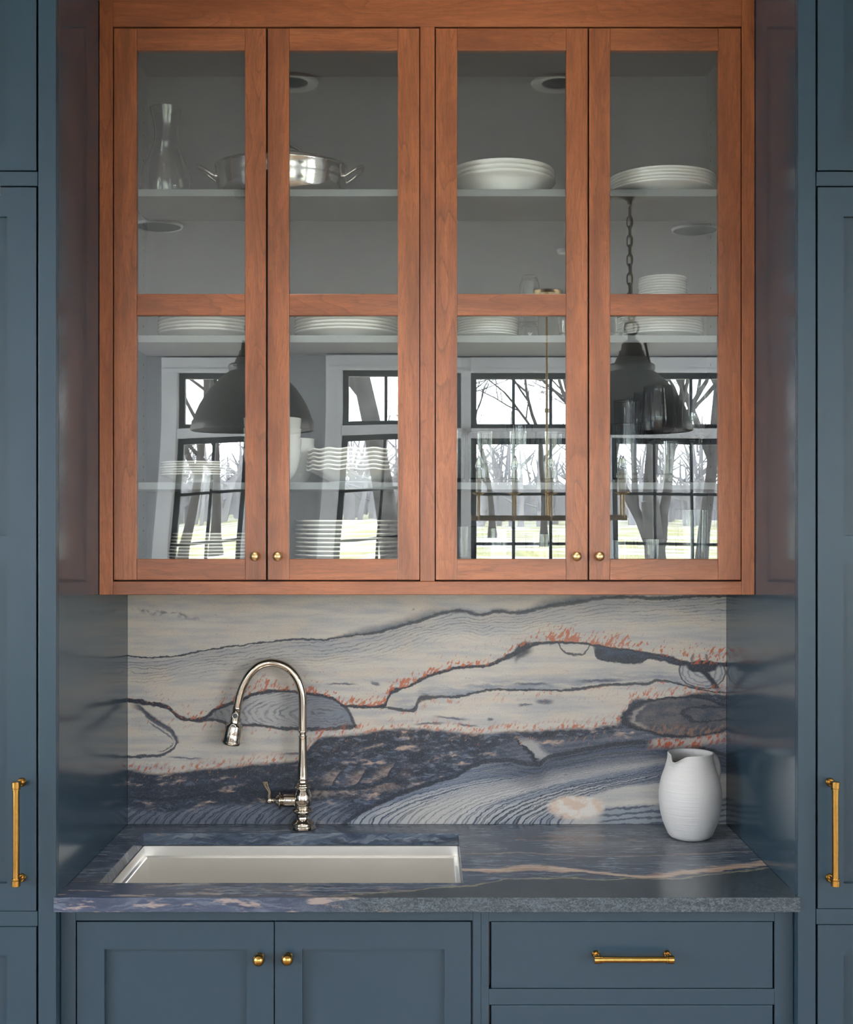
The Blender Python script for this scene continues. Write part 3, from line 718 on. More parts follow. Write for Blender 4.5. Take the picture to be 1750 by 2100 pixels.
# ------------------------------------------------------------------ brass linear chandelier
def chandelier():
    d = 6.8; yy = 2 * 2.997 - d; s = d / F
    xr = X(1122, d); zb = Z(1067, d)
    t = thing('linear_chandelier', 'slender brass chandelier with candle arms mirrored among the tumblers', 'chandelier', (xr, yy, zb))
    W_ = (xr, yy, zb)
    lathe('canopy', [(0, CEIL - zb - 0.030), (0.02, CEIL - zb - 0.028), (0.075, CEIL - zb - 0.016), (0.078, CEIL - zb), (0, CEIL - zb)], M['oldbrass'], t, W_, 32)
    x0, x1 = X(972, d), X(1268, d)
    tube('rod', [(0, 0, Z(1058, d) - zb), (0, 0, CEIL - zb - 0.02)], 0.0065, M['oldbrass'], t, W_, 10)
    lathe('rod_knuckle', [(0, -0.014), (0.012, -0.010), (0.012, 0.010), (0, 0.014)], M['oldbrass'], t, (xr, yy, Z(842, d)), 16)
    box('bar', x0 - 0.01, x1 + 0.01, yy - 0.012, yy + 0.012, Z(1068, d), Z(1057, d), M['oldbrass'], t, 0.002)
    for px in (982, 1056, 1129, 1200, 1263):
        cx = X(px, d)
        for dy in (-0.055, 0.055):
            a = node_part('candle_arm', t, (cx, yy + dy, Z(1060, d)))
            zc = Z(1012, d) - Z(1060, d)
            bm = bmesh.new()
            bm_tube(bm, spline([(0, -dy, -0.004), (0, -dy * 0.6, -0.016), (0, -dy * 0.1, -0.01), (0, 0, 0.02), (0, 0, zc)], 4), 0.006, 8)
            bm_lathe(bm, [(0, zc - 0.008), (0.010, zc - 0.008), (0.030, zc), (0.032, zc + 0.004), (0, zc + 0.004)], 20)
            finish('arm', bm, M['oldbrass'], a, (cx, yy + dy, Z(1060, d)), True, 40)
            lathe('candle_sleeve', [(0, zc + 0.003), (0.0125, zc + 0.003), (0.0125, zc + 0.115), (0.007, zc + 0.12), (0, zc + 0.12)], M['candle'], a, (cx, yy + dy, Z(1060, d)), 16)
            lathe('bulb', [(0, zc + 0.118), (0.009, zc + 0.122), (0.017, zc + 0.145), (0.013, zc + 0.170), (0.003, zc + 0.195), (0, zc + 0.198)], M['glass'], a, (cx, yy + dy, Z(1060, d)), 16)
chandelier()

# ------------------------------------------------------------------ the garden
def gz(y): return -0.58 + (min(YW - 0.17, y) - (YW - 0.17)) * -0.0192 if y > -128 else 1.806
bm = bmesh.new(); gp = [(YW - 0.17), -20, -45, -80, -128, -300]
gv = [[bm.verts.new((x_, y_, gz(y_) - t_)) for x_ in (-170, 170)] for t_ in (0, 0.4) for y_ in gp]
n_ = len(gp)
for i in range(n_ - 1):
    bm.faces.new((gv[i][0], gv[i][1], gv[i + 1][1], gv[i + 1][0])); bm.faces.new((gv[n_ + i][0], gv[n_ + i][1], gv[n_ + i + 1][1], gv[n_ + i + 1][0]))
    for e_ in (0, 1): bm.faces.new((gv[i][e_], gv[i + 1][e_], gv[n_ + i + 1][e_], gv[n_ + i][e_]))
for i in (0, n_ - 1): bm.faces.new((gv[i][0], gv[i][1], gv[n_ + i][1], gv[n_ + i][0]))
struct(finish('ground', bm, M['lawn']))
rng = random.Random(11)
def tree(label, loc, h, r0, seed, mat, lean=(0, 0), levels=5, spread=0.55, trunk=0.35, group='bare trees outside'):
    rg = random.Random(seed)
    t = thing('bare_tree', label, 'tree', loc, group)
    tb = bmesh.new(); bb = bmesh.new()
    def grow(p, d, L, r, lv):
        pts = [p]; rad = [r]; n = 5 if lv < 2 else 3
        dd = d.copy()
        for i in range(n):
            dd = (dd + Vector((rg.uniform(-1, 1), rg.uniform(-1, 1), rg.uniform(-0.5, 0.7))) * (0.07 if lv == 0 else 0.17)).normalized()
            pts.append(pts[-1] + dd * L / n); rad.append(r * (1 - 0.42 * (i + 1) / n))
        if lv == 0: rad[0] = r * 1.55; rad[1] = r * 1.02
        bm_tube(tb if lv < 1 else bb, pts, rad, 9 if lv == 0 else (6 if lv < 3 else 3), False)
        if lv >= levels: return
        k = rg.randint(3, 4) if lv < 3 else rg.randint(3, 4)
        for i in range(k):
            f = 1.0 if i == 0 else rg.uniform(0.45 if lv else 0.6, 1.0)
            j = min(int(f * n), n - 1); q = pts[j].lerp(pts[j + 1], f * n - j) if f < 1 else pts[-1]
            az = rg.uniform(0, 2 * PI); side = dd.orthogonal().normalized()
            side = Matrix.Rotation(az, 3, dd) @ side
            sp = spread * (0.45 if i == 0 else rg.uniform(0.8, 1.5))
            nd = (dd + side * sp + Vector((0, 0, 0.12))).normalized()
            grow(q, nd, L * rg.uniform(0.62, 0.82), max(r * rg.uniform(0.42, 0.6), 0.005), lv + 1)
    grow(Vector((0, 0, -0.05)), Vector((lean[0], lean[1], 1)).normalized(), h * trunk, r0, 0)
    finish('trunk', tb, mat, t, loc, True); finish('branches', bb, mat, t, loc, True)
def gpos(px, d): return (X(px, d), 2 * 2.997 - d, gz(2 * 2.997 - d) + 0.02)
tree('broad leaning tree trunk mirrored in the second glass door', gpos(872, 16.5), 11, 0.165, 5, M['bark'], (-0.28, 0.0), 6, 0.6, 0.46)
tree('spreading oak with flared base mirrored behind the tumbler row', gpos(1116, 62), 17, 0.17, 3, M['bark2'], (0.03, 0), 6, 0.75, 0.30)
tree('thick forked tree mirrored behind the wine glasses', gpos(1345, 17), 11, 0.20, 8, M['bark'], (-0.10, 0), 6, 0.5, 0.22)
tree('grey tree leaning right, mirrored behind the wine glasses', gpos(1395, 21), 12, 0.12, 21, M['bark'], (0.16, 0), 6, 0.55, 0.4)
tree('slender tree mirrored in the leftmost glass door', gpos(398, 36), 15, 0.16, 13, M['bark2'], (0.1, 0), 6, 0.6, 0.3)
tree('twin of the slender tree, mirrored nearer the first brass knob', gpos(470, 50), 17, 0.20, 31, M['bark2'], (-0.05, 0), 6, 0.6, 0.28)
tree('thin young tree mirrored right of the broad leaning trunk', gpos(815, 40), 14, 0.11, 41, M['bark2'], (0.02, 0), 6, 0.6, 0.3)
tree('distant tree mirrored left of the spreading oak', gpos(1010, 75), 17, 0.20, 47, M['bark2'], (0, 0), 6, 0.7, 0.28)
# wooded skyline far across the lawn, too dense to count
bm = bmesh.new(); rg = random.Random(4)
for k in range(420):
    x0 = rg.uniform(-75, 75); y0 = rg.uniform(-125, -95); h = rg.uniform(4.5, 9.5); w = rg.uniform(0.15, 0.4)
    bm_tube(bm, [(x0, y0, 1.0), (x0 + rg.uniform(-.4, .4), y0, 1.2 + h * 0.5), (x0 + rg.uniform(-1, 1), y0, 1.2 + h)], [w, w * 0.7, 0.05], 4, False)
    for j in range(7):
        a = rg.uniform(-1, 1); z0 = 1.2 + rg.uniform(0.15, 0.8) * h
        bm_tube(bm, [(x0, y0, z0), (x0 + a * 2.2, y0 + rg.uniform(-1, 1), z0 + rg.uniform(0.6, 2.4))], [w * 0.5, 0.03], 3, False)
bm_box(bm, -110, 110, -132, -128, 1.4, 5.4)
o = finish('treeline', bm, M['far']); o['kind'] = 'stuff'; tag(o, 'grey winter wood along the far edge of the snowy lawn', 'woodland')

# ================================================================== tall blue cabinets either side
ALC = 0.7625                      # half width of the alcove
YT = 2.645                        # face of the tall cabinets
def shaker(name, parent, x0, x1, z0, z1, yf, th, mat, panels, sub=True):
    """one shaker leaf: stiles, rails and recessed panels; panels = list of (px0,px1,pz0,pz1)"""
    d = node_part(name, parent, ((x0 + x1) / 2, yf, z0))
    a0 = min(p[0] for p in panels); a1 = max(p[1] for p in panels)
    box('stile', x0, a0, yf, yf + th, z0, z1, mat, d, 0); box('stile', a1, x1, yf, yf + th, z0, z1, mat, d, 0)
    zs = sorted(panels, key=lambda p: p[2]); cur = z0
    for p in zs:
        box('rail', a0, a1, yf, yf + th, cur, p[2], mat, d, 0); cur = p[3]
        box('panel', p[0] - 0.004, p[1] + 0.004, yf + 0.0125, yf + 0.018, p[2] - 0.004, p[3] + 0.004, mat, d, 0)
    box('rail', a0, a1, yf, yf + th, cur, z1, mat, d, 0)
    return d
def bar_pull(parent, p0, p1, yf, so, r, mat):
    """bar handle with end ferrules and two posts; p0,p1 (x,z) ends of the bar"""
    yb = yf - so
    a = Vector((p0[0], yb, p0[1])); b = Vector((p1[0], yb, p1[1])); dr = (b - a).normalized(); L = (b - a).length
    mid = (a + b) / 2
    h = node_part('pull_handle', parent, mid) if parent.parent is None or True else None
    bm = bmesh.new()
    A = a - mid; B = b - mid; fl = 0.016
    def along(u): return A + dr * u
    bm_tube(bm, [along(fl * 0.9), along(L - fl * 0.9)], r, 16)
    prof = [(0.0, 0), (r * 1.15, 0.0), (r * 1.32, 0.001), (r * 1.32, fl - 0.004), (r * 1.12, fl - 0.0035), (r * 1.12, fl - 0.0022), (r * 1.3, fl - 0.0018), (r * 1.3, fl), (r, fl)]
    for s0, sg in ((0.0, 1), (L, -1)):
        for (r0, u0), (r1, u1) in zip(prof, prof[1:]):
            bm_tube(bm, [along(s0 + sg * u0), along(s0 + sg * (u1 + 1e-5))], [max(r0, 1e-4), r1], 16, False)
    for u in (fl * 0.5, L - fl * 0.5):
        q = along(u)
        bm_tube(bm, [q, q + Vector((0, so - 0.006, 0))], r * 0.72, 14)
        bm_tube(bm, [q + Vector((0, so - 0.007, 0)), q + Vector((0, so - 0.003, 0)), q + Vector((0, so, 0))], [r * 1.0, r * 1.35, r * 1.4], 16)
    return bm, mid, h
def add_pull(parent, p0, p1, yf, so, r, mat):
    bm, mid, h = bar_pull(parent, p0, p1, yf, so, r, mat)
    bpy.data.objects.remove(h)
    return finish('pull_handle', bm, mat, parent, mid, True, 40)
def tall(side):
    s = -1 if side == 'left' else 1
    W_ = 0.62
    lab = 'tall blue shaker cabinet left of the sink alcove' if s < 0 else 'tall blue shaker cabinet right of the sink alcove'
    base = (s * (ALC + W_ / 2), YT, 0)
    t = thing('tall_cabinet', lab, 'cabinet', base)
    def bx(nm, a, b, y0, y1, z0, z1, bev=0.001):
        xa, xb = sorted((s * a, s * b)); return box(nm, xa, xb, y0, y1, z0, z1, M['panel' if nm == 'side_panel' else 'blue'], t, bev)
    xd = 802 / F * YT            # inner edge of the doors
    bx('side_panel', ALC, ALC + 0.019, YT + 0.020, 3.298, 0.0, CEIL - 0.002)
    bx('side_panel', ALC + W_ - 0.019, ALC + W_, YT + 0.020, 3.298, 0.0, CEIL - 0.002)
    bx('face_stile', ALC, xd - 0.0045, YT, YT + 0.02, 0.0, CEIL - 0.002)
    bx('face_stile', ALC + W_ - 0.03, ALC + W_, YT, YT + 0.02, 0.0, CEIL - 0.002)
    xo = ALC + W_ - 0.033
    zA, zB, zC, zD = Z(349, YT), Z(384, YT), Z(1868 if s < 0 else 1863, YT), Z(1901 if s < 0 else 1897, YT)
    g_ = 0.003
    bx('face_rail', xd - 0.003, xo + 0.003, YT, YT + 0.02, zB + g_, zA - g_)
    bx('face_rail', xd - 0.003, xo + 0.003, YT, YT + 0.02, zD + g_ * 0.4, zC - g_ * 0.4)
    bx('face_rail', xd - 0.003, xo + 0.003, YT, YT + 0.02, 2.85, CEIL - 0.002)
    bx('toe_board', xd - 0.003, xo + 0.003, YT, YT + 0.02, 0.0, 0.10)
    box('shade_sheet', *sorted((s * (ALC + 0.02), s * (ALC + W_ - 0.02))), YT + 0.045, YT + 0.06, 0.01, CEIL - 0.01, M['dark'], t, 0)  # near-black sheet close behind the doors, painted shade for the gaps
    def leaf(nm, z0, z1, pz):
        xa, xb = sorted((s * xd, s * xo))
        pi = 862 / F * YT if s < 0 else 855 / F * YT
        pa, pb = sorted((s * pi, s * (xo - 0.06)))
        return shaker(nm, t, xa, xb, z0, z1, YT + 0.0005, 0.02, M['blue'], [(pa, pb, u, v) for u, v in pz])
    leaf('upper_door', zA, 2.847, [(Z(292, YT), 2.847 - 0.06)])
    d = leaf('tall_door', zC, zB, [(Z(1812, YT), Z(1158, YT)), (Z(1099, YT), Z(444, YT))])
    leaf('lower_door', 0.103, zD, [(0.165, Z(1960, YT))])
    yb = YT - 0.036
    px = 33 if s < 0 else 1714
    add_pull(d, (X(px, yb), Z(1818, yb)), (X(px, yb), Z(1603, yb)), YT, 0.036, 0.0068, M['brass'])
tall('left'); tall('right')

# ================================================================== base cabinets
YBASE = 2.675; ZCB = ZC - 0.030
def base_cab(name, label, x0, x1, build):
    t = thing(name, label, 'cabinet', ((x0 + x1) / 2, YBASE, 0))
    build(t); return t
def bpx(px): return X(px, YBASE)
def bpz(py): return Z(py, YBASE)
zdt = bpz(1891); zrail = ZCB - 0.0005
XS = bpx(987)
def knob(parent, x, z, yf, r, mat):
    s = r / 0.0125
    prof = [(0, 0), (0.0085 * s, 0), (0.009 * s, 0.0015 * s), (0.0075 * s, 0.003 * s), (0.0052 * s, 0.006 * s), (0.0052 * s, 0.010 * s), (0.0080 * s, 0.0125 * s)]
    for k in range(9):
        a = -0.72 + (PI / 2 + 0.72) * k / 8
        prof.append((max(r * math.cos(a), 0) if k < 8 else 0, 0.0215 * s + r * 0.92 * math.sin(a)))
    return lathe('knob', prof, mat, parent, (x, yf, z), 28, RX90)
def sink_base(t):
    b = M['blue']
    xl = -ALC + 0.001
    box('face_stile', xl, bpx(155), YBASE, YBASE + 0.02, 0.10, zrail, b, t, 0.001)
    box('face_stile', bpx(970), XS - 0.0002, YBASE, YBASE + 0.02, 0.10, zrail, b, t, 0.001)
    box('face_rail', bpx(155), bpx(970), YBASE, YBASE + 0.02, zdt + 0.003, zrail, b, t, 0.001)
    box('face_rail', bpx(155), bpx(970), YBASE, YBASE + 0.02, 0.10, 0.14, b, t, 0.001)
    box('side_panel', xl, xl + 0.018, YBASE + 0.02, 3.27, 0.0, zrail, b, t, 0)
    box('side_panel', XS - 0.019, XS - 0.0002, YBASE + 0.02, 3.27, 0.0, zrail - 0.001, b, t, 0)
    box('shade_sheet', xl + 0.02, XS - 0.02, YBASE + 0.04, YBASE + 0.05, 0.12, 0.60, M['dark'], t, 0)  # dark sheet behind the doors standing for shade in their gaps
    box('toe_board', xl + 0.02, XS - 0.02, YBASE + 0.07, YBASE + 0.085, 0.0, 0.10, b, t, 0)
    z0 = 0.143
    d1 = shaker('door', t, bpx(158), bpx(561.5), z0, zdt, YBASE + 0.0005, 0.02, b, [(bpx(214), bpx(506), z0 + 0.06, bpz(1947))])
    d2 = shaker('door', t, bpx(564), bpx(966), z0, zdt, YBASE + 0.0005, 0.02, b, [(bpx(620), bpx(912), z0 + 0.06, bpz(1947))])
    yk = YBASE - 0.024
    knob(d1, X(530, yk), Z(1970, yk), YBASE, 0.0125, M['brass']); knob(d2, X(589, yk), Z(1969, yk), YBASE, 0.0125, M['brass'])
base_cab('sink_base_cabinet', 'blue shaker cabinet with two knobbed doors under the steel sink', -ALC, XS, sink_base)
def drawer_base(t):
    b = M['blue']; xr = ALC - 0.001
    box('face_stile', XS + 0.0002, bpx(1003), YBASE, YBASE + 0.02, 0.10, zrail, b, t, 0.001)
    box('face_stile', bpx(1589), xr, YBASE, YBASE + 0.02, 0.10, zrail, b, t, 0.001)
    box('face_rail', bpx(1003), bpx(1589), YBASE, YBASE + 0.02, zdt + 0.0012, zrail, b, t, 0.001)
    za, zb = bpz(2027), bpz(2062)
    box('face_rail', bpx(1003), bpx(1589), YBASE, YBASE + 0.02, zb + 0.0012, za - 0.0012, b, t, 0.001)
    box('face_rail', bpx(1003), bpx(1589), YBASE, YBASE + 0.02, 0.10, 0.14, b, t, 0.001)
    box('side_panel', xr - 0.018, xr, YBASE + 0.02, 3.27, 0.0, zrail, b, t, 0)
    box('side_panel', XS + 0.0002, XS + 0.019, YBASE + 0.02, 3.27, 0.0, zrail, b, t, 0)
    box('shade_sheet', XS + 0.02, xr - 0.02, YBASE + 0.05, YBASE + 0.06, 0.12, zrail - 0.005, M['dark'], t, 0)  # dark sheet behind the drawers standing for shade in their gaps
    box('toe_board', XS + 0.02, xr - 0.02, YBASE + 0.07, YBASE + 0.085, 0.0, 0.10, b, t, 0)
    d = box('drawer', bpx(1008), bpx(1585.5), YBASE + 0.0005, YBASE + 0.0205, za, zdt, b, t, 0.0012)
    yb = YBASE - 0.034
    add_pull(d, (X(1219, yb), Z(1968, yb)), (X(1383, yb), Z(1968, yb)), YBASE, 0.034, 0.0062, M['brass'])
    zm = (zb + 0.143) / 2
    d = box('drawer', bpx(1008), bpx(1585.5), YBASE + 0.0005, YBASE + 0.0205, zm + 0.016, zb, b, t, 0.0012)
    zc_ = (zm + zb) / 2 + 0.05; add_pull(d, (X(1219, yb), zc_), (X(1383, yb), zc_), YBASE, 0.034, 0.0062, M['brass'])
    box('face_rail', bpx(1003), bpx(1589), YBASE, YBASE + 0.02, zm - 0.013, zm + 0.0145, b, t, 0.001)
    d = box('drawer', bpx(1008), bpx(1585.5), YBASE + 0.0005, YBASE + 0.0205, 0.143, zm - 0.0145, b, t, 0.0012)
    zc_ = zm - 0.07; add_pull(d, (X(1219, yb), zc_), (X(1383, yb), zc_), YBASE, 0.034, 0.0062, M['brass'])
base_cab('drawer_base_cabinet', 'blue drawer cabinet with brass bar pulls right of the sink cabinet', XS, ALC, drawer_base)

# ================================================================== stone
o = box('backsplash', -ALC + 0.0005, ALC - 0.0005, YB, 3.297, ZC + 0.0004, Z(1200, YB), M['marble'], None, 0)
tag(o, 'blue and cream veined marble slab standing behind the faucet', 'backsplash')
SX0, SX1, SY0, SY1 = -0.700, 0.077, 2.745, 3.178
bm = bmesh.new()
xs = [-ALC - 0.003, SX0, SX1, ALC + 0.003]; ys = [YC0, SY0, SY1, 3.296]
grid = {}
for k, z_ in enumerate((ZCB, ZC)):
    for i, a in enumerate(xs):
        for j, b in enumerate(ys):
            aa = max(-ALC + 0.0005, min(ALC - 0.0005, a)) if j > 0 else a
            grid[i, j, k] = bm.verts.new((aa, b, z_))
for k in (0, 1):
    for i in range(3):
        for j in range(3):
            if (i, j) == (1, 1): continue
            f = [grid[i, j, k], grid[i + 1, j, k], grid[i + 1, j + 1, k], grid[i, j + 1, k]]
            bm.faces.new(f)
def wallq(p, q): bm.faces.new((grid[p + (0,)], grid[q + (0,)], grid[q + (1,)], grid[p + (1,)]))
for i in range(3): wallq((i, 0), (i + 1, 0)); wallq((i, 3), (i + 1, 3)); wallq((0, i), (0, i + 1)); wallq((3, i), (3, i + 1))
wallq((1, 1), (2, 1)); wallq((1, 2), (2, 2)); wallq((1, 1), (1, 2)); wallq((2, 1), (2, 2))
# the front nose steps outside the alcove only in front of the tall cabinets
for (i, j, k), v in grid.items():
    if j == 0: v.co.y = YC0 - 0.004
bmesh.ops.recalc_face_normals(bm, faces=bm.faces[:])
eds = [e for e in bm.edges if len(e.link_faces) == 2 and e.calc_face_angle(0) > 0.5]
bmesh.ops.bevel(bm, geom=eds, offset=0.0012, segments=2, affect='EDGES', profile=0.5)
o = finish('countertop', bm, M['slab']); tag(o, 'dark slate blue marble worktop with pink veins around the sink', 'countertop')

# ------------------------------------------------------------------ undermount sink with a working ledge
st_ = thing('sink', 'stainless steel undermount sink set into the marble worktop', 'sink', ((SX0 + SX1) / 2, (SY0 + SY1) / 2, ZCB - 0.25))
bm = bmesh.new()
def ring(x0, x1, y0, y1, z_): return [bm.verts.new(p) for p in ((x0, y0, z_), (x1, y0, z_), (x1, y1, z_), (x0, y1, z_))]
c = Vector(st_.location); zt = ZCB - 0.0006 - c.z
def rg_(off, z_): return ring(SX0 - off - c.x, SX1 + off - c.x, SY0 - off - c.y, SY1 + off - c.y, z_)
zl = Z(1754, SY1) - c.z
R = [rg_(0.02, zt), rg_(-0.002, zt), rg_(-0.003, zl), rg_(-0.010, zl - 0.0015), rg_(-0.0115, zl - 0.004), rg_(-0.016, zt - 0.215), rg_(-0.03, zt - 0.228)]
R2 = [rg_(0.02, zt - 0.0012), rg_(0.0005, zt - 0.0012), rg_(-0.0005, zl - 0.003), rg_(-0.0075, zl - 0.0045), rg_(-0.009, zl - 0.006), rg_(-0.0135, zt - 0.217), rg_(-0.0285, zt - 0.2305)]
for RR in (R, R2):
    for a, b in zip(RR, RR[1:]):
        for i in range(4): bm.faces.new((a[i], a[(i + 1) % 4], b[(i + 1) % 4], b[i]))
    bm.faces.new(RR[-1])
for i in range(4): bm.faces.new((R[0][i], R[0][(i + 1) % 4], R2[0][(i + 1) % 4], R2[0][i]))
finish('basin', bm, M['brushed'], st_, st_.location)
lathe('drain', [(0, 0.001), (0.030, 0.001), (0.034, 0.003), (0.042, 0.003), (0.043, 0.0005), (0, 0.0005)], M['steel'], st_, (-0.31, 3.02, ZCB - 0.2285), 28)

# ------------------------------------------------------------------ faucet
YF = 3.232
def fp(px, py): return (X(px, YF), Z(py, YF))
def sm(prof, n=3):
    pts = spline([(a, 0, b) for a, b in prof], n); out = [(max(v.x, 0.0), v.z) for v in pts]
    out[0] = (0, out[0][1]); out[-1] = (0, out[-1][1]); return out
fx = X(621, YF); s = YF / F
fz = ZC + 0.0003
ft = thing('kitchen_faucet', 'polished nickel gooseneck faucet behind the sink', 'faucet', (fx, YF, fz))
def zp(py): return Z(py, YF) - fz
K = (1697 - CY) ; off = zp(1697)
def zq(py): return (1697 - py) * s
lathe('base', sm([(0, 0), (26 * s, 0), (26 * s, zq(1693)), (25 * s, zq(1690)), (23.5 * s, zq(1689)), (23.5 * s, zq(1686)), (20 * s, zq(1682)), (15.5 * s, zq(1677)), (14.5 * s, zq(1670)),
               (15 * s, zq(1667)), (20 * s, zq(1664)), (21.5 * s, zq(1661)), (20 * s, zq(1658)), (17 * s, zq(1656)), (17 * s, zq(1653)), (0, zq(1653))]), M['nickel'], ft, (fx, YF, fz), 40, None, 75)
prof = [(0, zq(1655)), (16.5 * s, zq(1655)), (17.5 * s, zq(1650)), (19.5 * s, zq(1644)), (20 * s, zq(1637)), (19 * s, zq(1629)), (16.5 * s, zq(1622)), (14 * s, zq(1617)), (14 * s, zq(1615)), (17.5 * s, zq(1613)), (18 * s, zq(1611)), (17 * s, zq(1609)),
        (14.5 * s, zq(1608)), (14.5 * s, zq(1606)), (11 * s, zq(1603)), (10 * s, zq(1598)), (0, zq(1598))]
lathe('valve_body', sm(prof), M['nickel'], ft, (fx, YF, fz), 40, None, 75)
col = [(0, zq(1599)), (10.5 * s, zq(1599)), (10.8 * s, zq(1590)), (9.6 * s, zq(1570)), (8.6 * s, zq(1545)), (8.2 * s, zq(1515)), (8.4 * s, zq(1511)), (9.0 * s, zq(1510)), (9.0 * s, zq(1508)), (7.2 * s, zq(1507)), (7.4 * s, zq(1501)), (9.5 * s, zq(1500)), (9.8 * s, zq(1498)), (8.6 * s, zq(1497)), (0, zq(1497))]
lathe('column', sm(col), M['nickel'], ft, (fx, YF, fz), 32, None, 75)
path = [(621, 1498), (621, 1470), (621, 1440), (618.5, 1415), (608, 1388), (588, 1367), (559, 1358), (532, 1364), (512, 1382), (499, 1405), (491, 1428), (486.5, 1450)]
P3 = spline([((a - 621) * s, 0, zq(b)) for a, b in path], 6)
tube('spout', P3, [8.4 * s] * len(P3), M['nickel'], ft, (fx, YF, fz), 24, 60)
# spray head along its own tilted axis
a0 = Vector(((486.5 - 621) * s, 0, zq(1449))); a1 = Vector(((474 - 621) * s, 0, zq(1526)))
ax = (a1 - a0).normalized(); rotm = ax.to_track_quat('Z', 'X').to_matrix().to_4x4(); L = (a1 - a0).length
hx = [(0, -0.002), (8.6 * s, -0.002), (9.6 * s, 0.0), (9.8 * s, 3 * s), (9.2 * s, 4 * s), (9.6 * s, 14 * s), (10.2 * s, 26 * s), (10.4 * s, 31 * s), (11 * s, 33 * s), (15.5 * s, 36 * s), (16.6 * s, 40 * s), (17.2 * s, 54 * s), (17.8 * s, 68 * s), (19.5 * s, 70 * s), (19.5 * s, 73 * s), (18.5 * s, 74 * s), (18 * s, 76 * s), (15 * s, 78 * s), (0, 78 * s)]
hw = Vector((fx, YF, fz)) + a0
hd = lathe('spray_head', [(r_ * (1.08 if z_ > 34 * s else 1.0), z_) for r_, z_ in hx], M['nickel'], ft, hw, 36, rotm, 50)
def on_head(u, r, back=0.0): return hw + ax * (u * s) + Vector((0, -r * s + back, 0))
rim_m = rotm @ Matrix.Rotation(PI / 2, 4, 'X')
for nm, u, rr, ro, ri, el in (('spray_button', 16.5, 9.6, 5.6, 4.6, 1.0), ('spray_rocker', 45, 16.0, 5.6, 4.4, 2.1)):
    bm = bmesh.new()
    pts = []
    for k in range(29):
        th = 2 * PI * k / 28
        cz = ro * s * math.sin(th); cx = ro * s * math.cos(th)
        if el > 1: cz += (el - 1) * ro * s * (1 if math.sin(th) > 0 else -1) * (1 if abs(math.sin(th)) > 1e-6 else 0)
        pts.append(Vector((cx, 0, 0)) @ Matrix.Identity(3) + ax * cz if False else Vector((cx * -ax.z, 0, cx * ax.x)) + ax * cz)
    bm_tube(bm, pts, 1.0 * s, 8, False)
    pc = on_head(u, rr + 0.8)
    finish(nm + '_rim', bm, M['steel'], hd, pc, True)
    bm = bmesh.new()
    ctr = bm.verts.new((0, -0.6 * s, 0)); rv = [bm.verts.new(p) for p in pts[:-1]]; rb = [bm.verts.new(p + Vector((0, 2 * s, 0))) for p in pts[:-1]]
    n = len(rv)
    for k in range(n):
        bm.faces.new((ctr, rv[k], rv[(k + 1) % n])); bm.faces.new((rv[k], rb[k], rb[(k + 1) % n], rv[(k + 1) % n]))
    bm.faces.new(rb[::-1])
    finish(nm, bm, M['rubber'], hd, pc, True, 40)
# side valve: barrel, flange, shaft, ball and lever
yv = zq(1640)
MX = Matrix.Rotation(-PI / 2, 4, 'Y')          # lathe axis z -> -x
barrel = [(0, 12 * s), (12.5 * s, 12 * s), (13.5 * s, 20 * s), (14.2 * s, 32 * s), (14.2 * s, 38 * s), (12 * s, 41 * s), (12 * s, 43 * s), (18.5 * s, 44.5 * s), (19 * s, 46 * s), (18 * s, 48 * s), (13 * s, 49.5 * s), (12 * s, 53 * s), (8 * s, 56 * s), (5 * s, 57.5 * s), (4.4 * s, 65 * s), (0, 65 * s)]
lathe('side_valve', sm(barrel, 2), M['nickel'], ft, (fx, YF, fz + yv), 32, MX, 50)
bm = bmesh.new()
bm_lathe(bm, [(0, -8 * s), (4 * s, -7 * s), (7 * s, -3.5 * s), (7.6 * s, 0), (7 * s, 3.5 * s), (4 * s, 7 * s), (0, 8 * s)], 20, Matrix.Translation((-68 * s, 0, 0)))
lv = spline([(-68 * s, 0, 0), (-69 * s, -0.003, 8 * s), (-68 * s, -0.006, 18 * s), (-72 * s, -0.010, 28 * s), (-75 * s, -0.012, 36 * s), (-75.5 * s, -0.012, 41 * s)], 5)
rr = [3.6 * s + (4.0 * s) * max(0, (i / (len(lv) - 1) - 0.3) / 0.7) ** 1.1 + (0.9 * s if i < 4 else 0) for i in range(len(lv))]; rr[-1] = 2.6 * s; rr[-2] = 5.6 * s; rr[-3] = 7.2 * s
bm_tube(bm, lv, rr, 14)
finish('lever', bm, M['nickel'], ft, (fx, YF, fz + yv), True, 60)

# ------------------------------------------------------------------ pitcher
YP = 3.135
ps = YP / F; pxc = 1416; px_ = X(pxc, YP); zP = ZC + 0.0003
pt = thing('pitcher', 'matte white clay pitcher with a pulled spout standing on the worktop', 'pitcher', (px_, YP, zP))
pr = [(1714, 33), (1711, 40), (1706, 45), (1695, 50), (1680, 56), (1660, 61), (1640, 63.5), (1620, 64), (1605, 62), (1590, 58.5), (1575, 53), (1562, 49), (1552, 47), (1545, 46.5), (1540, 46.8)]
H0 = 1714
seg = 64
bm = bmesh.new()
def ring_p(r, z_, k, inner=0.0):
    """ring at height z_; k = 0..1 how far up the spout deformation reaches"""
    out = []
    for i in range(seg):
        a = 2 * PI * i / seg
        da = math.atan2(math.sin(a - math.radians(222)), math.cos(a - math.radians(222)))
        sp = math.exp(-(da / 0.30) ** 2) * k; sh = math.exp(-(da / 0.75) ** 2) * k
        rr_ = r + sp * 0.012 - (sh - sp) * 0.004 - inner
        zz_ = z_ - (sp * 0.014 + sh * 0.003) * k
        out.append(bm.verts.new((rr_ * math.cos(a), rr_ * math.sin(a), zz_)))
    return out
rings = [[bm.verts.new((0, 0, 0.0015))]]
rings = []
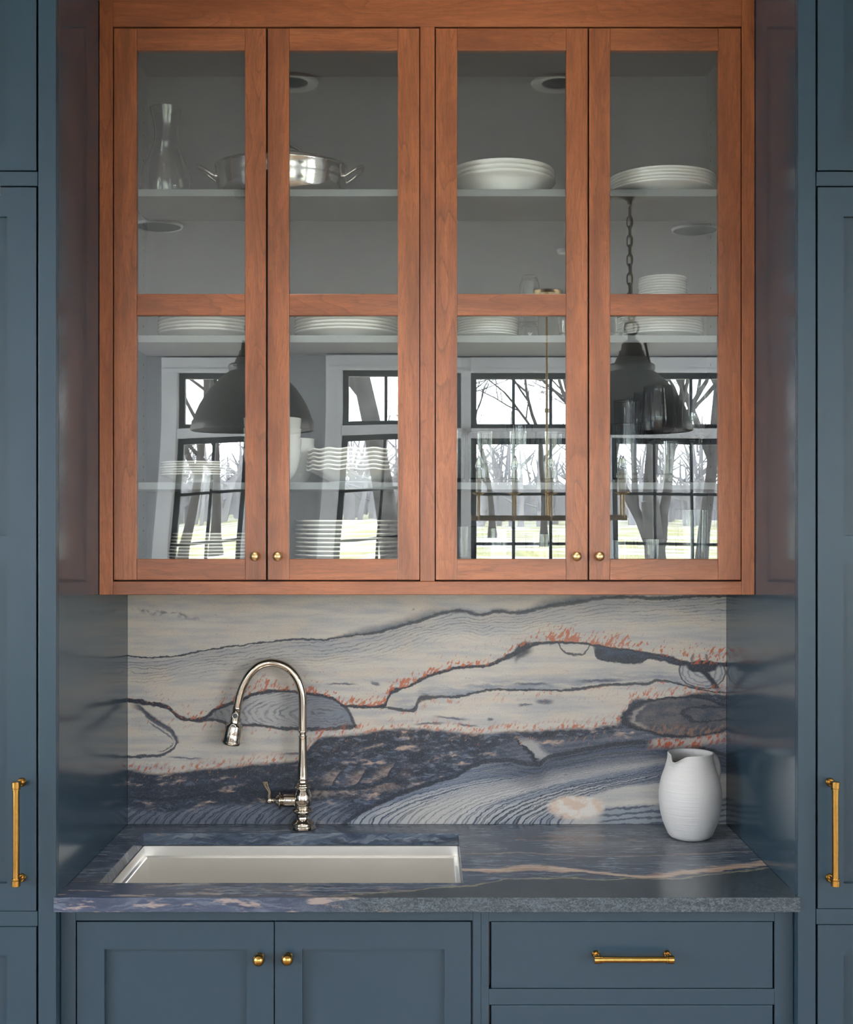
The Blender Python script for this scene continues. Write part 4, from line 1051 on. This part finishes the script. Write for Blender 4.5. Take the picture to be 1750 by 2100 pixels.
hts = [((H0 - y_) * ps, r_ * ps) for y_, r_ in pr]
ztop = hts[-1][0]
outer = [ring_p(r_, z_, max(0, (z_ - (ztop - 0.045)) / 0.045) ** 1.6) for z_, r_ in hts]
lip = ring_p(hts[-1][1] - 0.002, ztop + 0.0012, 1.0, 0.0)
inn = [ring_p(r_, z_ if i else 0.006, max(0, (z_ - (ztop - 0.045)) / 0.045) ** 1.6, 0.0045) for i, (z_, r_) in list(enumerate(hts))[::-1]]
allr = outer + [lip] + inn
for a, b in zip(allr, allr[1:]):
    for i in range(seg): bm.faces.new((a[i], a[(i + 1) % seg], b[(i + 1) % seg], b[i]))
bm.faces.new(allr[0][::-1]); bm.faces.new(allr[-1])
finish('body', bm, M['clay'], pt, (px_, YP, zP), True, 50)
ha = math.radians(32)
hp = []
for r_, y_ in ((46, 1556), (54, 1550), (66, 1556), (74, 1572), (75, 1592), (70, 1612), (61, 1622)):
    hp.append((r_ * ps * math.cos(ha), r_ * ps * math.sin(ha), (H0 - y_) * ps))
hp = spline(hp, 5)
bm = bmesh.new(); bm_tube(bm, hp, 0.0095, 14)
finish('handle', bm, M['clay'], pt, (px_, YP, zP), True, 60)

# ================================================================== walnut wall cabinet with glass doors
YU = 2.99; s_u = YU / F
def ux(px): return X(px, YU)
def uz(py): return Z(py, YU)
XI = 0.712                        # half width of the inside
Z_FLOOR = 1.548; Z_TOP = 2.817; Y_IN0, Y_IN1 = 3.012, 3.270
wc = thing('display_cabinet', 'walnut framed wall cabinet with four glass doors above the sink', 'cabinet', (0, YU, uz(1220)))
zb, zt_ = uz(1220), CEIL - 0.001
XO = ALC - 0.0008
th = 0.021
def wood(nm, x0, x1, y0, y1, z0, z1, vert, parent, bev=0.0012): return box(nm, x0, x1, y0, y1, z0, z1, M['wv' if vert else 'wh'], parent, bev)
wood('frame_stile', -XO, ux(231), YU, YU + th, zb, zt_, True, wc); wood('frame_stile', ux(1522), XO, YU, YU + th, zb, zt_, True, wc)
wood('frame_rail', ux(231), ux(1522), YU, YU + th, uz(54.5), zt_, False, wc)
wood('frame_rail', ux(231), ux(1522), YU, YU + th, zb, uz(1192.5), False, wc)
wood('frame_stile', ux(862), ux(892), YU, YU + th, uz(1192.5), uz(54.5), True, wc)
for sx in (-1, 1):
    a, b = sorted((sx * XI, sx * XO)); box('side_panel', a, b, YU + th, 3.2995, zb + 0.002, zt_, M['grey'], wc, 0)
box('back_panel', -XI, XI, 3.271, 3.2995, zb + 0.002, zt_, M['grey'], wc, 0)
box('bottom_panel', -XI, XI, YU + th, 3.271, zb + 0.002, Z_FLOOR, M['grey'], wc, 0)
box('top_panel', -XI, XI, YU + th, 3.271, Z_TOP, zt_, M['grey'], wc, 0)
SH = [2.467, 2.124, 1.779]
for z_ in SH: box('shelf', -XI + 0.001, XI - 0.001, Y_IN0 + 0.008, 3.2705, z_ - 0.017, z_, M['shelf'], wc, 0.0012)
# rows of shelf pin holes in the side walls
for sx in (-1, 1):
    bm = bmesh.new()
    for yy in (3.05, 3.23):
        for k in range(36):
            zz = 1.60 + k * 0.032
            if any(abs(zz - (q - 0.009)) < 0.018 for q in SH): continue
            bm_box(bm, sx * XI - 0.0006, sx * XI + 0.0006, yy - 0.0025, yy + 0.0025, zz - 0.0025, zz + 0.0025)
    finish('pin_holes', bm, M['dark'], wc)['kind'] = 'stuff'
for a, b in ((231, 862), (892, 1522)):
    bm = bmesh.new(); yg0, yg1 = YU + th - 0.0012, YU + th + 0.0006
    m_ = 547.2 if a == 231 else 1207.5
    for q0, q1, w0, w1 in ((a - 5, a + 6, 1195, 52), (b - 6, b + 5, 1195, 52), (m_ - 6, m_ + 6, 1188, 60), (a, b, 1198, 1186), (a, b, 60, 50)):
        bm_box(bm, ux(q0), ux(q1), yg0, yg1, uz(w0), uz(w1))
    finish('gap_shade', bm, M['dark'], wc)  # dark strips stand in for the shade inside the door gaps
DOORS = [(233, 545.5, 280, 502.5, 522, 0.0, 0.0), (549, 860.5, 593, 816, 569, -15, -8), (894, 1206, 938, 1161.5, 1184, 0, 0), (1209, 1520.5, 1252, 1474, 1231, -22, 0)]
def glass(parent, x0, x1, z0, z1, sx, sz, twist):
    """a pane, a fraction of a degree off true and faintly bowed as toughened glass is"""
    c = ((x0 + x1) / 2, 2.997 + 0.0025, (z0 + z1) / 2); nx, nz = 12, 16
    bm = bmesh.new(); V = {}
    ax_ = sx / F / 2; az_ = sz / F / 2
    for k, yo in enumerate((-0.002, 0.002)):
        for i in range(nx + 1):
            for j in range(nz + 1):
                a = (i / nx - 0.5) * (x1 - x0); b = (j / nz - 0.5) * (z1 - z0)
                low = max(0.0, (0.05 - b)) / 0.28
                y_ = ax_ * a + az_ * b + twist * a * low ** 1.4
                V[i, j, k] = bm.verts.new((a, y_ + yo, b))
    for k in (0, 1):
        for i in range(nx):
            for j in range(nz): bm.faces.new((V[i, j, k], V[i + 1, j, k], V[i + 1, j + 1, k], V[i, j + 1, k]))
    return finish('glass_pane', bm, M['doorpane'], parent, c, True)
for n, (d0, d1, g0, g1, kx, shx, shz) in enumerate(DOORS):
    d = node_part('door', wc, (ux((d0 + d1) / 2), YU, uz(1190)))
    zl_, zh = uz(1189.8), uz(57.5)
    y0, y1 = YU + 0.0008, YU + 0.0188
    wood('stile', ux(d0), ux(g0), y0, y1, zl_, zh, True, d, 0.0015); wood('stile', ux(g1), ux(d1), y0, y1, zl_, zh, True, d, 0.0015)
    for a, b in ((1146.5, 1189.8), (602.5, 647), (57.5, 103)):
        wood('rail', ux(g0), ux(g1), y0, y1, uz(b), uz(a), False, d, 0.0015)
    tw = (0.0045, 0.0045, 0.0, -0.0008)[n]
    glass(d, ux(g0) - 0.003, ux(g1) + 0.003, uz(1146.5) - 0.003, uz(647) + 0.003, shx, shz, tw)
    glass(d, ux(g0) - 0.003, ux(g1) + 0.003, uz(602.5) - 0.003, uz(103) + 0.003, shx * 0.5, 0.0, 0.0)
    yk = YU - 0.02
    knob(d, X(kx, yk), Z(1141, yk), YU + 0.0008, 0.0112, M['oldbrass'])
    hxp = ux(d0) if n in (0, 2) else ux(d1)

# ================================================================== what stands on the shelves
def plate_prof(R, h, foot, t=0.0042, lip=0.0052):
    return [(0, 0.003), (foot - 0.006, 0.003), (foot - 0.005, 0.0), (foot, 0.0), (foot + 0.001, 0.004), (R * 0.72, h * 0.42), (R - 0.007, h - lip - 0.0006), (R - 0.0022, h - lip * 0.98), (R, h - lip * 0.72), (R, h - lip * 0.25), (R - 0.0014, h), (R - 0.006, h - 0.0007),
            (R * 0.70, h * 0.45 + t), (foot, 0.003 + t), (0, 0.003 + t)]
def bowl_prof(R, h, foot, t=0.0036):
    out = [(0, 0.003), (foot - 0.005, 0.003), (foot - 0.004, 0), (foot, 0), (foot + 0.001, 0.004)]
    for k in range(1, 8):
        a = k / 7; out.append((foot + (R - foot) * (1 - (1 - a) ** 1.7) ** 0.85, 0.004 + (h - 0.004) * a ** 1.25))
    ins = [(max(r - t, 0), z_ + (0.0 if z_ > h - 1e-6 else t * 0.6)) for r, z_ in out[::-1] if z_ > 0.0035]
    return out + ins + [(0, 0.003 + t)]
def stack(name, cat, where, px, D, zb_, prof, n, pitch, mat, group, kind, jx=0.001, shrink=0.0, wob=None, seg=48):
    rg = random.Random(px)
    x0 = X(px, D); first = None
    for i in range(n):
        loc = (x0 + rg.uniform(-jx, jx), D + rg.uniform(-jx, jx) * 0.5, zb_ + 0.0003 + i * pitch)
        if i == n - 1: pos = 'topmost'
        else: pos = ORD[i]
        lab = '%s %s %s %s' % (pos, kind, 'of the stack' if n > 1 else '', where)
        lab = lab.replace('  ', ' ')
        if first is None:
            first = lathe(name, prof, mat, None, loc, seg, None, 40, wob)
            tag(first, lab, cat, group)
        else:
            o = first.copy(); COL.objects.link(o); o.location = loc; o['label'] = lab
        if shrink:
            (first if i == 0 else o).scale = (1 - shrink * i, 1 - shrink * i, 1)
    return first
P_, B_ = M['plate'], M['bowl']
S1, S2, S3 = SH
stack('serving_bowl', 'bowl', 'on the top shelf of the third door', 1030, 3.1375, S1, plate_prof(0.129, 0.047, 0.086, 0.0042, 0.0075), 3, 0.0118, P_, 'wide bowls on the top shelf', 'wide white bowl')
stack('dinner_plate', 'plate', 'on the top shelf of the rightmost door', 1358, 3.1375, S1, plate_prof(0.1315, 0.0225, 0.082), 5, 0.0076, P_, 'plates on the top shelf', 'white plate')
stack('dinner_plate', 'plate', 'on the second shelf of the leftmost door', 424, 3.142, S2, plate_prof(0.117, 0.0205, 0.072), 6, 0.0083, P_, 'plates on the second shelf, first door', 'white plate')
stack('dinner_plate', 'plate', 'on the second shelf of the second door', 712, 3.138, S2, plate_prof(0.128, 0.0205, 0.080), 6, 0.0083, P_, 'plates on the second shelf, second door', 'white plate')
stack('side_plate', 'plate', 'on the second shelf of the third door', 1000, 3.15, S2, plate_prof(0.0745, 0.0175, 0.048, 0.0036, 0.0042), 10, 0.0063, P_, 'small plates on the second shelf, third door', 'small white plate')
stack('salad_plate', 'plate', 'on the second shelf of the rightmost door', 1354, 3.15, S2, plate_prof(0.104, 0.0180, 0.066, 0.0036, 0.0046), 10, 0.0068, P_, 'plates under the little dishes', 'white plate')
stack('sauce_dish', 'dish', 'upon the plates behind the rightmost door', 1359, 3.15, S2 + 0.0185 + 9 * 0.0068, plate_prof(0.0585, 0.020, 0.036, 0.003, 0.0043), 10, 0.0064, B_, 'little dishes on the plate stack', 'little white dish')
stack('dessert_plate', 'plate', 'on the third shelf of the leftmost door', 408, 3.12, S3, plate_prof(0.092, 0.022, 0.062, 0.003, 0.0038), 6, 0.0058, P_, 'coupe plates on the third shelf', 'white coupe plate')
stack('deep_bowl', 'bowl', 'beside the second door stile on the third shelf', 559, 3.085, S3, bowl_prof(0.069, 0.081, 0.040), 4, 0.0245, B_, 'tall stack of deep bowls', 'deep white bowl')
stack('deep_bowl', 'bowl', 'behind the taller bowl stack on the third shelf', 600, 3.205, S3, bowl_prof(0.0555, 0.095, 0.034), 2, 0.018, B_, 'short stack of deep bowls', 'deep white bowl')
stack('scalloped_plate', 'plate', 'with wavy rims on the third shelf', 737, 3.14, S3, plate_prof(0.1275, 0.034, 0.072, 0.0042, 0.0045), 6, 0.0096, P_, 'wavy edged plates on the third shelf', 'wavy edged white plate', 0.0015, 0, lambda a, r: (0.0016 * math.sin(a * 14) if r > 0.10 else 0), 84)
stack('dinner_plate', 'plate', 'on the cabinet floor of the leftmost door', 440, 3.135, Z_FLOOR, plate_prof(0.118, 0.018, 0.075, 0.0042, 0.0036), 13, 0.0078, P_, 'plates on the cabinet floor, first door', 'white plate', 0.001, 0.011)
stack('dinner_plate', 'plate', 'on the cabinet floor of the second door', 712, 3.138, Z_FLOOR, plate_prof(0.128, 0.020, 0.080, 0.0042, 0.0042), 13, 0.0102, P_, 'plates on the cabinet floor, second door', 'white plate')

# ---- glassware
def tumbler_prof(r0, r1, h, t=0.0016, bt=0.008):
    return [(0, 0.001), (r0 - 0.004, 0.0), (r0, 0.002), (r0 + (r1 - r0) * 0.5, h * 0.5), (r1, h - 0.001), (r1 - t / 2, h), (r1 - t, h - 0.001), (r0 + (r1 - r0) * 0.5 - t, h * 0.5), (r0 - t, bt + 0.003), (r0 - t - 0.004, bt), (0, bt)]
def wine_prof(R, H):
    o = [(0, 0.0), (0.033, 0.0), (0.034, 0.0015), (0.020, 0.004), (0.006, 0.008), (0.0038, 0.016), (0.0036, H * 0.44), (0.007, H * 0.465)]
    bowl = [(0.020, 0.49), (0.034, 0.545), (0.0405, 0.62), (0.0415, 0.68), (0.039, 0.78), (0.0345, 0.90), (0.0315, 1.0)]
    k = R / 0.0415
    o += [(r * k, z_ * H) for r, z_ in bowl]
    inn = [(r * k - 0.0011, z_ * H) for r, z_ in bowl[::-1]]; inn[-1] = (0.018 * k, 0.497 * H)
    return o + inn + [(0.006, 0.482 * H), (0, 0.479 * H)]
def glass_at(name, cat, label, px, D, zb_, prof, group, mat=None, flip=0.0):
    loc = (X(px, D), D, zb_ + 0.0003)
    m = None
    if flip: m = Matrix.Translation((0, 0, flip)) @ Matrix.Rotation(PI, 4, 'X')
    o = lathe(name, prof, mat or M['glass'], None, loc, 40, m, 30)
    return tag(o, label, cat, group)
dec = [(0, 0.002), (0.048, 0.0), (0.058, 0.003), (0.0625, 0.012), (0.0645, 0.030), (0.0635, 0.048), (0.057, 0.073), (0.047, 0.098), (0.037, 0.122), (0.030, 0.142), (0.0275, 0.157), (0.0278, 0.172), (0.031, 0.192), (0.036, 0.211), (0.0385, 0.223)]
inn = [(max(r - 0.0022, 0), z_) for r, z_ in dec[::-1] if z_ > 0.005] + [(0.05, 0.010), (0, 0.009)]
glass_at('decanter', 'decanter', 'clear glass decanter with flared rim on the top shelf', 340, 3.13, S1, dec + inn, None)
TB = tumbler_prof(0.0375, 0.042, 0.122)
G3 = 'tumblers on the third shelf'
glass_at('tumbler', 'glass', 'tumbler half hidden by the left stile of the third door', 925, 3.08, S3, tumbler_prof(0.034, 0.037, 0.128), G3)
glass_at('tumbler', 'glass', 'first full wide tumbler of the row on the third shelf', 994, 3.075, S3, TB, G3)
glass_at('tumbler', 'glass', 'middle wide tumbler of the row on the third shelf', 1064, 3.08, S3, TB, G3)
glass_at('tumbler', 'glass', 'wide tumbler of the third shelf row nearest the door knobs stile', 1136, 3.085, S3, TB, G3)
glass_at('highball_glass', 'glass', 'taller highball glass behind the middle wide tumbler', 1066, 3.205, S3, tumbler_prof(0.030, 0.033, 0.150), None)
glass_at('highball_glass', 'glass', 'tall tapered glass at left of the wine glasses', 1288, 3.075, S3, tumbler_prof(0.036, 0.0405, 0.140), None)
glass_at('highball_glass', 'glass', 'narrow glass nested in the tall tapered glass', 1288, 3.075, S3 + 0.0095, tumbler_prof(0.028, 0.0335, 0.186, 0.0016, 0.01), None, M['smoke'])
glass_at('tumbler', 'glass', 'short heavy tumbler in front of the wine glasses', 1378, 3.06, S3, tumbler_prof(0.037, 0.0395, 0.098, 0.0018, 0.018), None)
wp = wine_prof(0.0455, 0.238)
glass_at('wine_glass', 'wine glass', 'large wine glass behind the short heavy tumbler', 1350, 3.15, S3, wp, 'wine glasses', M['smoke'])
glass_at('wine_glass', 'wine glass', 'wine glass peeking out behind the large wine glass', 1326, 3.222, S3, wine_prof(0.040, 0.230), 'wine glasses', M['smoke'])
glass_at('wine_glass', 'wine glass', 'wine glass closest to the far right stile', 1437, 3.085, S3, wp, 'wine glasses')
glass_at('wine_glass', 'wine glass', 'wine glass behind the one at the far right stile', 1420, 3.212, S3, wine_prof(0.042, 0.232), 'wine glasses')
GF = 'glasses on the cabinet floor'
glass_at('tumbler', 'glass', 'smoky tumbler on the floor by the third door left stile', 945, 3.07, Z_FLOOR, tumbler_prof(0.036, 0.040, 0.128), GF, M['smoke'])
glass_at('tumbler', 'glass', 'clear tumbler on the floor right of the smoky one', 1024, 3.07, Z_FLOOR, tumbler_prof(0.036, 0.041, 0.124), GF)
glass_at('tumbler', 'glass', 'clear tumbler on the floor below the oak reflection', 1112, 3.09, Z_FLOOR, tumbler_prof(0.036, 0.041, 0.110), GF)
glass_at('tumbler', 'glass', 'short tumbler on the floor beside the last brass knob', 1268, 3.07, Z_FLOOR, tumbler_prof(0.034, 0.039, 0.096), GF)
glass_at('tumbler', 'glass', 'second short tumbler on the floor from the last brass knob', 1340, 3.07, Z_FLOOR, tumbler_prof(0.034, 0.039, 0.098), GF)
glass_at('highball_glass', 'glass', 'tall glass on the floor left of its twin, rightmost door', 1412, 3.11, Z_FLOOR, tumbler_prof(0.028, 0.033, 0.168), GF)
glass_at('highball_glass', 'glass', 'tall glass on the floor nearest the far right stile', 1440, 3.172, Z_FLOOR, tumbler_prof(0.028, 0.033, 0.168), GF)
# shelf 2: inverted etched tumbler carrying an upturned stemless glass, and two small shot glasses
D2 = 3.12
tz = tumbler_prof(0.0205, 0.0265, 0.046, 0.002, 0.01)
e = glass_at('etched_glass', 'glass', 'upturned smoky glass with white tick mark on the second shelf', 1086, D2, S2, tz, None, M['smoke'], 0.046)
bm = bmesh.new()
def tick(pts, w):
    for (a, b), (c_, d_) in zip(pts, pts[1:]):
        v = Vector((c_ - a, 0, d_ - b)); nn = Vector((-v.z, 0, v.x)).normalized() * w
        q = [Vector((a, 0, b)) + nn, Vector((a, 0, b)) - nn, Vector((c_, 0, d_)) - nn, Vector((c_, 0, d_)) + nn]
        f0 = [bm.verts.new(p + Vector((0, -0.0002, 0))) for p in q]; f1 = [bm.verts.new(p + Vector((0, 0.0002, 0))) for p in q]
        bm.faces.new(f0); bm.faces.new(f1[::-1])
        for i in range(4): bm.faces.new((f0[i], f1[i], f1[(i + 1) % 4], f0[(i + 1) % 4]))
tick([(-0.0006, 0.0036), (-0.0054, 0.0034), (-0.0008, -0.0030), (0.0050, 0.0044), (0.0006, 0.0036)][1:4], 0.0006)
tick([(-0.0056, 0.0034), (0.0012, 0.0036)], 0.0005); tick([(-0.0036, 0.0016), (-0.0010, -0.0006), (0.0016, 0.0030)], 0.0004)
finish('etched_mark', bm, M['etch'], e, (X(1086, D2), D2 - 0.0262, S2 + 0.0126))
sl = [(0, 0.001), (0.014, 0), (0.018, 0.003), (0.0245, 0.020), (0.0275, 0.045), (0.0265, 0.075), (0.0235, 0.112), (0.0228, 0.113), (0.0222, 0.112), (0.0250, 0.075), (0.0260, 0.045), (0.023, 0.022), (0.015, 0.008), (0, 0.007)]
glass_at('stemless_glass', 'glass', 'upturned stemless glass balanced on the etched smoky glass', 1086, D2, S2 + 0.0465, sl, None, None, 0.113)
glass_at('shot_glass', 'glass', 'small glass half behind the third door right stile, second shelf', 1162, 3.07, S2, tumbler_prof(0.018, 0.022, 0.055), None)
glass_at('shot_glass', 'glass', 'small glass at left of the white plates, second shelf', 1264, 3.06, S2, tumbler_prof(0.017, 0.0215, 0.044), None)

# ---- lidded steel pan on the top shelf
YPN = 3.135; pn = YPN / F
xp = X(577, YPN); zpn = S1 + 0.0003
pan = thing('braising_pan', 'lidded stainless steel pan with two loop handles on the top shelf', 'pan', (xp, YPN, zpn))
R = 132 * pn * 0.85
R = 0.133
Yc = YPN
def pprof(ds): return [(r, z_) for r, z_ in ds]
k = 1 / 842.0
OV = Matrix.Diagonal((1.215, 0.975, 1.12, 1.0))
lathe('pot', [(0, 0), (0.108, 0), (0.118, 0.003), (0.126, 0.016), (0.1305, 0.045), (0.1315, 0.066), (0.1335, 0.068), (0.1335, 0.070), (0.1295, 0.070), (0.128, 0.045), (0.120, 0.014), (0.108, 0.004), (0, 0.004)], M['steel'], pan, (xp, Yc, zpn), 64, OV, 50)
lid = lathe('lid', [(0, 0.1015), (0.03, 0.1005), (0.07, 0.095), (0.11, 0.083), (0.126, 0.076), (0.133, 0.0745), (0.134, 0.0725), (0.132, 0.0705), (0.12, 0.0735), (0.07, 0.091), (0, 0.097)], M['steel'], pan, (xp, Yc, zpn), 64, OV, 50)
tube('lid_handle', spline([(-0.050, 0, 0.108), (-0.048, 0, 0.120), (-0.030, 0, 0.131), (0.0, 0, 0.134), (0.030, 0, 0.131), (0.048, 0, 0.120), (0.050, 0, 0.108)], 5), 0.0042, M['steel'], lid, (xp, Yc, zpn), 12)
for sx in (-1, 1):
    pts = spline([(sx * 0.1285, -0.034, 0.048), (sx * 0.140, -0.036, 0.052), (sx * 0.168, -0.034, 0.066), (sx * 0.186, -0.018, 0.074), (sx * 0.188, 0.0, 0.075), (sx * 0.186, 0.018, 0.074), (sx * 0.168, 0.034, 0.066), (sx * 0.140, 0.036, 0.052), (sx * 0.1285, 0.034, 0.048)], 5)
    bm = bmesh.new(); bm_tube(bm, [(p.x + sx * 0.026 - (p.x - sx * 0.1285) * 0.25, p.y * 0.9, p.z * 1.08) for p in pts], 0.0042, 10)
    for yy in (-0.031, 0.031):
        bm_lathe(bm, [(0, -0.005), (0.006, -0.004), (0.0075, 0), (0.006, 0.004), (0, 0.005)], 14, Matrix.Translation((sx * 0.1545, yy, 0.053)) @ Matrix.Rotation(PI / 2, 4, 'Y'))
    finish('loop_handle', bm, M['steel'], pan, (xp, Yc, zpn), True, 60)
